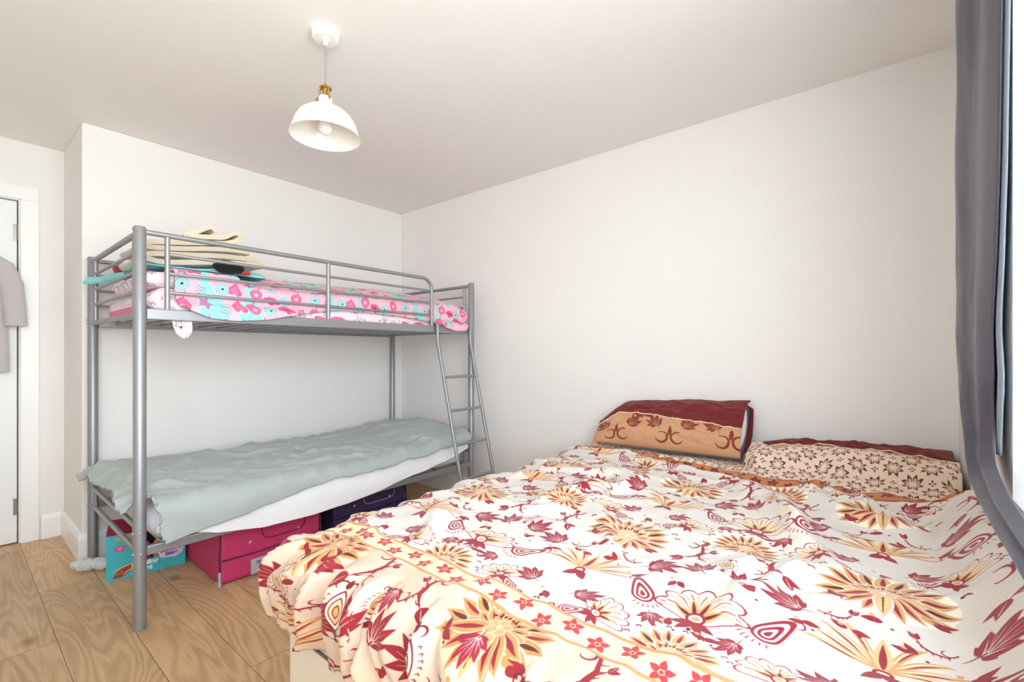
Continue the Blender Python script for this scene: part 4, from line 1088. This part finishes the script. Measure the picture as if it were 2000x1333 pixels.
# ------------------------------------------------------------------ under the bunk
M_PINK = mat('raspberry_suitcase_cloth', (196, 52, 104), rough=.6, bump=(500,.3,.001)); M_SEAM = mat('dark_seam', (96, 22, 52), rough=.7)
M_SILV = mat('silver_plastic', (188,190,194), rough=.35, metal=.3); M_STUD = mat('pale_stud', (226,170,196), rough=.3, metal=.4)
M_PURP = mat('dark_purple_suitcase_cloth', (62, 46, 96), rough=.6, bump=(500,.3,.001)); M_NAVY = mat('navy_seam', (24, 22, 44), rough=.7); M_LPIPE = mat('light_piping', (176,170,200), rough=.5)
def suitcase(label, lo, hi, m, seam, pipe, yaw, group):
    x0, y0 = lo; x1, y1, z1 = hi; Wd, Dp = x1-x0, y1-y0
    root = thing('suitcase', label, 'suitcase', group, loc=(x0, y0, 0)); root.rotation_euler = (0,0,yaw)
    P = lambda o: (setattr(o, 'parent', root), o)[1]
    P(MB().box((0,0,.006), (Wd,Dp,z1)).build('body', m, smooth=False, bevel=.022))
    # rounded pocket outline and zip line on the long face
    pk = [(Wd*.38,-.003,z1-.01)]+[(Wd*.38+.045-.045*math.cos(k*PI/12), -.003, z1-.055-.045*math.sin(k*PI/12)) for k in range(7)]+[(Wd*.82-.045+.045*math.sin(k*PI/12), -.003, z1-.055-.045*math.cos(k*PI/12)) for k in range(7)]+[(Wd*.82,-.003,z1-.01)]
    P(MB().tube(pk, .0025, 8).build('pocket_seam', pipe))
    P(MB().tube([(.012,-.003,z1*.46),(Wd*.3,-.004,z1*.44),(Wd-.012,-.003,z1*.45)], .004, 8).build('zip', seam))
    P(MB().tube([(.006,.006,.02),(.0,.0,z1*.5),(.006,.006,z1-.02)], .0045, 8).build('edge_piping', seam)); P(MB().tube([(Wd-.006,.006,.02),(Wd,.0,z1*.5),(Wd-.006,.006,z1-.02)], .0045, 8).build('edge_piping', seam))
    for x in (Wd*.27, Wd*.75): P(MB().lathe([(0,-.004),(.007,-.003),(.008,.0),(.0,.0)], (0,0,0), 16).build('stud', M_STUD)).matrix_local = __import__('mathutils').Matrix.Translation((x,-.001,z1*.66)) @ __import__('mathutils').Matrix.Rotation(PI/2, 4, 'X')
    P(MB().box((-.004,-.004,.0),(.008,.012,.075)).build('corner_guard', M_SILV, smooth=False, bevel=.005))
    P(MB().box((-.004,.004,.0),(.014,.055,.014)).build('corner_guard', M_SILV, smooth=False, bevel=.005))
    # moulded handle plate low on the long face
    hp = P(MB().box((Wd*.27,-.012,.012),(Wd*.64,.002,.092)).build('handle_plate', M_SILV, smooth=False, bevel=.011))
    hp2 = MB().tube([(Wd*.33,-.016,.042),(Wd*.58,-.016,.042)], .014, 12).build('grip', mat('pale_grey_plastic', (214,216,220), .4), hp)
    MB().box((Wd*.32,-.0135,.066),(Wd*.59,-.0115,.080)).build('badge', mat('badge_grey', (120,124,132), .4), hp, smooth=False)
    P(MB().tube([(-.002,Dp*.15,z1-.018),(-.028,Dp*.17,z1-.026),(-.033,Dp*.24,z1-.030),(-.033,Dp*.36,z1-.030),(-.028,Dp*.43,z1-.026),(-.002,Dp*.45,z1-.018)], .012, 12).build('side_handle', M_SILV))
    P(MB().lathe([(0,-.004),(.006,-.003),(.007,0),(0,0)], (0,0,0), 14).build('stud', M_STUD)).matrix_local = __import__('mathutils').Matrix.Translation((-.001,Dp*.62,z1*.66)) @ __import__('mathutils').Matrix.Rotation(-PI/2, 4, 'Y')
    return root
suitcase('raspberry pink suitcase lying under the lower bunk', (.843, 2.530), (1.365, 3.05, .276), M_PINK, M_SEAM, M_SEAM, 0.0, 'suitcases under the bunk')
suitcase('dark purple suitcase pushed under the right half of the lower bunk', (1.500, 2.640), (2.060, 3.10, .262), M_PURP, M_NAVY, M_LPIPE, 0.0, 'suitcases under the bunk')

# toy box with a cut-out front
def box_front():
    w_, h_ = 480, 340; T = (62, 186, 196); cv = Canvas(w_, h_, T)
    cv.poly(xf(np.array([(-1,-.2),(-.5,.45),(.35,.6),(1,.35),(.62,-.1),(.35,-.62),(-.3,-.5)]), 78, 232, 40), (222, 74, 142))
    cv.poly(xf(np.array([(-.6,-.1),(-.2,.3),(.4,.35),(.3,-.2),(0,-.4)]), 78, 232, 34), (240, 130, 170))
    cv.poly(np.array([(52,296),(186,312),(186,334),(52,316)]), (226,120,84)); cv.poly(np.array([(52,302),(186,318),(186,323),(52,308)]), (244,190,120))
    # rolled gold edged rug along the bottom
    cv.poly(np.array([(34,14),(60,70),(130,96),(240,108),(240,74),(150,58),(112,26),(80,12)]), (142, 66, 60)); cv.poly(stroke([(46,66),(100,92),(170,104),(242,112)], 7, 7, 8), (232,170,58)); cv.poly(stroke([(96,30),(128,56),(190,70),(242,76)], 7, 5, 10), (238,178,62)); cv.poly(ell(74, 52, 22, 14, 20), (190,110,80)); cv.poly(ell(74, 52, 12, 7, 20), (120,50,50))
    return cv.image('box_print')
bx0, by0, bw, bh, bd = .505, 3.030, .325, .228, .105
tb = thing('toy_box', 'turquoise cardboard toy box with a cut out front under the bunk', 'box', loc=(bx0, by0, 0)); tb.rotation_euler = (0,0,math.radians(-9))
M_CARD = mat('turquoise_card', (62,186,196), rough=.45, coat=.2); M_CARDIN = mat('dark_card_inside', (30,24,36), rough=.7); M_RCARD = mat('crimson_card', (150,34,66), rough=.5); M_PRINT = mat('toy_box_print', (62,186,196), rough=.4, coat=.2, img=box_front())
outl = [(0,.0),(bw,.0),(bw,.105),(bw-.025,.118),(bw*.80,.110),(bw*.70,.078),(bw*.50,.070),(bw*.44,.085),(bw*.42,.165),(bw*.36,bh-.004),(0,bh)]
vs = [(x, 0.0, z+.001) for x, z in outl]; vb = [(x, .003, z+.001) for x, z in outl]; n = len(outl)
o = MB().add(vs+vb, [tuple(range(n)), tuple(range(2*n-1, n-1, -1))]+[(i,(i+1)%n,n+(i+1)%n,n+i) for i in range(n)]).build('front_panel', M_PRINT, tb, smooth=False)
uvl = o.data.uv_layers.new(name='UVMap')
for lp in o.data.loops:
    c = o.data.vertices[lp.vertex_index].co; uvl.data[lp.index].uv = (c.x/bw, c.z/bh)
bb = MB(); bb.box((0,bd-.003,.001),(bw,bd,bh)); bb.box((0,.003,.001),(.003,bd,bh)); bb.box((bw-.003,.003,.001),(bw,bd,bh)); bb.box((0,.003,.001),(bw,bd,.004))
bb.build('carton', M_CARD, tb, smooth=False)
MB().box((.004,bd-.006,.005),(bw-.004,bd-.0035,bh-.004)).build('lining', M_CARDIN, tb, smooth=False)
MB().add([(0,.002,bh),(bw*.36,.002,bh-.004),(bw*.30,bd*.75,bh+.050),(.012,bd*.8,bh+.058),(0,.004,bh+.002),(bw*.36,.004,bh-.002),(bw*.30,bd*.75+.003,bh+.052),(.012,bd*.8+.003,bh+.060)], [(0,1,2,3),(7,6,5,4),(0,4,5,1),(1,5,6,2),(2,6,7,3),(3,7,4,0)]).build('lid_flap', M_RCARD, tb, smooth=False)
for k, (x, cc) in enumerate(((.165,(214,70,120)),(.205,(238,150,110)),(.245,(120,80,180)))):
    MB().lathe([(0,.005),(.014,.006),(.020,.045),(.012,.095),(.009,.115),(.014,.132),(.009,.148),(0,.150)], (x, .055, 0), 20).build('bowling_pin', mat('pin_plastic', cc, .3), tb)
def lettering(name, txt, size, x, z, m, rot=0, ext=.0006, shear=0.0, parent=None, bold=.0, y=-.0006):
    cu_ = bpy.data.curves.new(name, 'FONT'); cu_.body = txt; cu_.size = size; cu_.extrude = ext; cu_.offset = bold; cu_.shear = shear; cu_.align_x = 'CENTER'
    ot = bpy.data.objects.new(name+'_src', cu_); COL.objects.link(ot); bpy.context.view_layer.update()
    me = bpy.data.meshes.new_from_object(ot.evaluated_get(bpy.context.evaluated_depsgraph_get())); me.name = name
    bpy.data.objects.remove(ot); bpy.data.curves.remove(cu_)
    o = bpy.data.objects.new(name, me); COL.objects.link(o); me.materials.clear(); me.materials.append(m); o.parent = parent
    o.rotation_euler = (PI/2, -rot, 0); o.location = (x, y, z); return o
M_WINK = mat('white_ink', (246,250,250), .5); M_PINK_INK = mat('pink_ink', (222,66,136), .5); M_VIO = mat('violet_ink', (92,84,190), .5); M_LILI = mat('lilac_ink', (226,216,240), .5)
lettering('lettering', 'Bowling', .034, .150, .046, M_WINK, shear=.2, parent=tb, bold=.0012)
lettering('lettering', 'Set', .034, .160, .018, M_WINK, shear=.2, parent=tb, bold=.0012)
bg_ = MB(); pts = [(.262+.056*math.cos(t)*(1+.05*math.sin(7*t)), .088+.034*math.sin(t)*(1+.08*math.sin(5*t+1))) for t in np.linspace(0, 2*PI, 49)[:-1]]
bg_.prism(pts, 'y', -.0022, -.0004); bgo = bg_.build('logo_badge', M_LILI, tb, smooth=False)
lettering('lettering', 'Shimmer', .026, .262, .092, M_PINK_INK, rot=.07, parent=tb, bold=.0012, y=-.0026)
lettering('lettering', 'Shine', .025, .265, .069, M_VIO, rot=.07, parent=tb, bold=.0012, y=-.0026)

# clear plastic wrapping on the floor by the back post
mp = mat('clear_plastic_film', (235,238,240), rough=.15, alpha=.42, coat=.6, bump=(60,.8,.004))
P = np.zeros((40, 28, 3)); q = np.linspace(0, 1, 40)[:,None]; an = np.linspace(0, 2*PI, 28, endpoint=False)[None,:]
rad = .030*(1+.35*fbm(q*6+np.cos(an), np.sin(an)*1.5, 121)+.22*ridged(q*5, an*2/PI, 122))*np.clip(np.sin(PI*np.clip(q*.9+.08,0,1))**.4, .1, 1)
cx = .418+.150*q; cy = 3.318-.135*q
P[...,0] = cx+rad*np.cos(an)*.7; P[...,1] = cy+rad*np.cos(an)*.8; P[...,2] = .036+rad*np.sin(an)*.95
P[...,2] -= P[...,2].min()-.001
pw = grid_obj('plastic_wrapping', P, mp, wrap=True, thick=.0015)
tag(pw, 'crumpled clear plastic wrapping on the floor beside the back bunk post', 'packaging')

# ------------------------------------------------------------------ robe hanging on the door
M_ROBE = fabric('pale_grey_fleece', (190, 184, 186), sheen=.4, weave=300, strength=.4)
cx0 = .045
rb = thing('robe', 'pale grey robe hanging on the white door', 'robe', loc=(cx0, YD, 1.80))
def inr(o): o.parent = rb; o.location = (-cx0, -YD, -1.80); return o
zz = np.linspace(1.775, 1.045, 70); na = 64
an = np.linspace(0, 2*PI, na, endpoint=False)
hw = np.interp(-zz, [-1.775,-1.745,-1.70,-1.64,-1.55,-1.35,-1.045], [.055,.090,.155,.185,.180,.182,.192]); dp = np.interp(-zz, [-1.775,-1.70,-1.5,-1.045], [.030,.042,.046,.050])
P = np.zeros((70, na, 3))
for i, z in enumerate(zz):
    f = 1+.20*np.sin(an*6+z*2)*sstep(1.65, 1.25, z)+.10*fbm(np.cos(an)*2+z*3, np.sin(an)*2, 131)
    P[i,:,0] = cx0+hw[i]*np.cos(an)*(1+.03*np.sin(an*5)); P[i,:,1] = YD-.052+dp[i]*np.sin(an)*f*.80; P[i,:,2] = z+.006*np.sin(an*3)
inr(grid_obj('body', P, M_ROBE, None, wrap=True, thick=.004))
inr(MB().tube([(cx0+.105,YD-.062,1.705),(cx0+.165,YD-.074,1.655),(cx0+.198,YD-.082,1.56),(cx0+.208,YD-.086,1.45),(cx0+.214,YD-.088,1.36),(cx0+.214,YD-.090,1.315)], [.040,.050,.050,.048,.047,.048], 20, flat=.62).build('sleeve', M_ROBE))
inr(MB().tube([(cx0-.105,YD-.062,1.705),(cx0-.165,YD-.074,1.655),(cx0-.198,YD-.082,1.56),(cx0-.208,YD-.086,1.45),(cx0-.214,YD-.088,1.36),(cx0-.214,YD-.090,1.315)], [.040,.050,.050,.048,.047,.048], 20, flat=.62).build('sleeve', M_ROBE))
inr(MB().tube([(cx0-.075,YD-.074,1.735),(cx0-.035,YD-.100,1.690),(cx0+.02,YD-.108,1.665),(cx0+.07,YD-.098,1.70),(cx0+.105,YD-.066,1.755),(cx0+.085,YD-.04,1.79)], [.016,.026,.030,.028,.022,.014], 16, flat=.7).build('collar', M_ROBE))
hk = thing('door_hook', 'small dark metal hook on the door behind the robe', 'hook', loc=(cx0, YD, 1.82))
b_ = MB(); b_.box((-.010,.004,-.03),(.010,.0115,.03)); b_.tube([(0,.004,-.006),(0,-.026,-.012),(0,-.040,0),(0,-.042,.020)], .004, 8); b_.build('hook', mat('dark_metal', (60,58,56), .4, .8), hk)

# ------------------------------------------------------------------ curtain
M_CUR = mat('grey_lilac_satin', (74, 71, 84), rough=.38, sheen=.12, bump=(350,.2,.001)); M_LIN = mat('pale_blue_lining', (150,162,176), rough=.7)
Lc = [(2.125,2.385),(2.125,2.33),(2.075,2.133),(2.105,1.95),(2.112,1.814),(2.114,1.6),(2.108,1.391),(2.075,1.26),(2.015,1.138),(1.94,1.02),(1.856,.918),(1.75,.842),(1.66,.806),(1.51,.788),(1.372,.785),(1.24,.783),(1.05,.782),(.85,.785)]
Rc = [(1.510,2.385),(1.517,2.300),(1.530,2.100),(1.545,1.920),(1.560,1.750),(1.573,1.595),(1.615,1.375),(1.650,1.260),(1.659,1.202),(1.640,1.100),(1.650,1.024),(1.640,0.930),(1.620,0.880),(1.492,0.850),(1.373,0.836),(1.240,0.826),(1.050,0.822),(0.850,0.820)]
def dens(pts, n):
    p = np.array(pts); s = np.linspace(0, 1, len(p)); q = np.linspace(0, 1, n)
    c = np.stack([np.interp(q, s, p[:,0]), np.interp(q, s, p[:,1])], 1)
    for _ in range(10): c[1:-1] = (c[:-2]+2*c[1:-1]+c[2:])/4
    return c
nL, nS = 160, 90
L_, R2 = dens(Lc, nL), dens(Rc, nL); s = np.linspace(0, 1, nS)[None,:]; t = np.linspace(0, 1, nL)[:,None]
P = np.zeros((nL, nS, 3))
P[...,0] = L_[:,0:1]*(1-s)+R2[:,0:1]*s; P[...,2] = L_[:,1:2]*(1-s)+R2[:,1:2]*s
P[...,1] = YW+.030+.034*np.sin(PI*s)**.8+.016*np.cos(s*4*PI+.6+1.2*t)*np.sin(PI*s)*(1-.4*t)+.006*fbm(s*5, t*7, 141)*np.sin(PI*s)
cur = grid_obj('curtain', P, M_CUR, thick=.004)
tag(cur, 'grey lilac satin curtain gathered at the right side of the window', 'curtain')
Pb = np.zeros((60, 16, 3)); zb = np.linspace(2.385, .90, 60); xr = np.interp(-zb, [-p[1] for p in Rc[:12]], [p[0] for p in Rc[:12]])
wl = .45*np.interp(-zb, [-2.385,-1.75,-1.45,-1.30,-1.12,-1.05,-.95,-.90], [.012,.012,.018,.035,.075,.080,.030,.010])
for i in range(60):
    for j in range(16):
        q = j/15; Pb[i,j] = (xr[i]+.060-(wl[i]+.060)*q, YW+.018-.006*math.sin(q*PI*2), zb[i])
lo_ = grid_obj('lining', Pb, M_LIN, cur, thick=.003); lo_['label'] = 'paler lining edge'
mv = bpy.data.materials.new('white_voile'); mv.use_nodes = True
ntv = mv.node_tree; ntv.nodes.remove(ntv.nodes['Principled BSDF'])
tl_ = ntv.nodes.new('ShaderNodeBsdfTranslucent'); df_ = ntv.nodes.new('ShaderNodeBsdfDiffuse'); m1 = ntv.nodes.new('ShaderNodeMixShader'); tp_ = ntv.nodes.new('ShaderNodeBsdfTransparent'); m2 = ntv.nodes.new('ShaderNodeMixShader')
tl_.inputs['Color'].default_value = lin((244,246,246)); df_.inputs['Color'].default_value = lin((244,246,246)); m1.inputs['Fac'].default_value = .60; m2.inputs['Fac'].default_value = .06
for a_, b_ in ((tl_.outputs[0], m1.inputs[1]), (df_.outputs[0], m1.inputs[2]), (m1.outputs[0], m2.inputs[1]), (tp_.outputs[0], m2.inputs[2]), (m2.outputs[0], ntv.nodes['Material Output'].inputs['Surface'])): ntv.links.new(a_, b_)
Pv = np.zeros((60, 90, 3)); zv = np.linspace(2.294, .815, 60)[:,None]; xv = np.linspace(.98, 1.605, 90)[None,:]
Pv[...,0] = xv; Pv[...,2] = zv; Pv[...,1] = YW-.055+.016*np.sin(xv*95+.8*np.sin(zv*2))+.006*np.sin(xv*41+zv*1.5)
tag(grid_obj('voile', Pv, mv, thick=.001), 'sheer white voile hanging inside the right end of the window behind the grey curtain', 'net curtain')
cr = thing('curtain_rail', 'white curtain rail above the window', 'curtain rail', loc=(.4, YW, 2.40))
MB().box((-1.4,.004,-.008),(1.80,.045,.012)).build('track', M_PVC, cr, smooth=False, bevel=.003)

# ------------------------------------------------------------------ light: daylight through the window
wd = bpy.data.worlds.new('daylight'); SC.world = wd; wd.use_nodes = True
nt = wd.node_tree; bgn = nt.nodes['Background']
tcw = nt.nodes.new('ShaderNodeTexCoord'); spw = nt.nodes.new('ShaderNodeSeparateXYZ'); nt.links.new(tcw.outputs['Generated'], spw.inputs[0])
mrw = nt.nodes.new('ShaderNodeMapRange'); mrw.inputs['From Min'].default_value = -1; mrw.inputs['From Max'].default_value = 1; nt.links.new(spw.outputs['Z'], mrw.inputs['Value'])
rw = nt.nodes.new('ShaderNodeValToRGB'); nt.links.new(mrw.outputs[0], rw.inputs['Fac']); nt.links.new(rw.outputs['Color'], bgn.inputs['Color'])
el = rw.color_ramp.elements
el[0].position = 0.0; el[0].color = (.62,.66,.64,1); el[1].position = 1.0; el[1].color = (.20,.27,.40,1)
for p_, c_ in ((.46,(.78,.84,.86,1)),(.50,(.92,.98,1.0,1)),(.58,(.86,.95,1.0,1)),(.72,(.46,.55,.66,1))):
    e_ = el.new(p_); e_.color = c_
bgn.inputs['Strength'].default_value = 15.8
pa = bpy.data.lights.new('window_portal', 'AREA'); pa.shape = 'RECTANGLE'; pa.size = WX1-WX0; pa.size_y = WZ1-WZ0; pa.cycles.is_portal = True
po = bpy.data.objects.new('window_portal', pa); COL.objects.link(po); po.location = ((WX0+WX1)/2, WO-.01, (WZ0+WZ1)/2); po.rotation_euler = (PI/2, 0, 0)

# ------------------------------------------------------------------ camera
cd = bpy.data.cameras.new('camera'); cam = bpy.data.objects.new('camera', cd); COL.objects.link(cam); SC.camera = cam
cd.sensor_width = 36; cd.lens = 36*895/2000; cd.shift_y = (691-666.5)/2000; cd.clip_start = .02
cam.location = (0, 0, CAMH)
yaw = math.atan2(.7770426460690382, .6294479535196119)   # forward = (.777,.629)
fx, fy = .7770426460690382, .6294479535196119
cam.rotation_euler = (PI/2, 0, math.atan2(fy, fx)-PI/2)

vs_ = SC.view_settings
vs_.view_transform = 'Standard'; vs_.look = 'None'; vs_.gamma = 1; vs_.use_curve_mapping = False; vs_.exposure = 0.0
SC.cycles.max_bounces = 12; SC.cycles.diffuse_bounces = 8; SC.cycles.transparent_max_bounces = 12
SC.cycles.use_denoising = True; SC.cycles.sample_clamp_indirect = 8
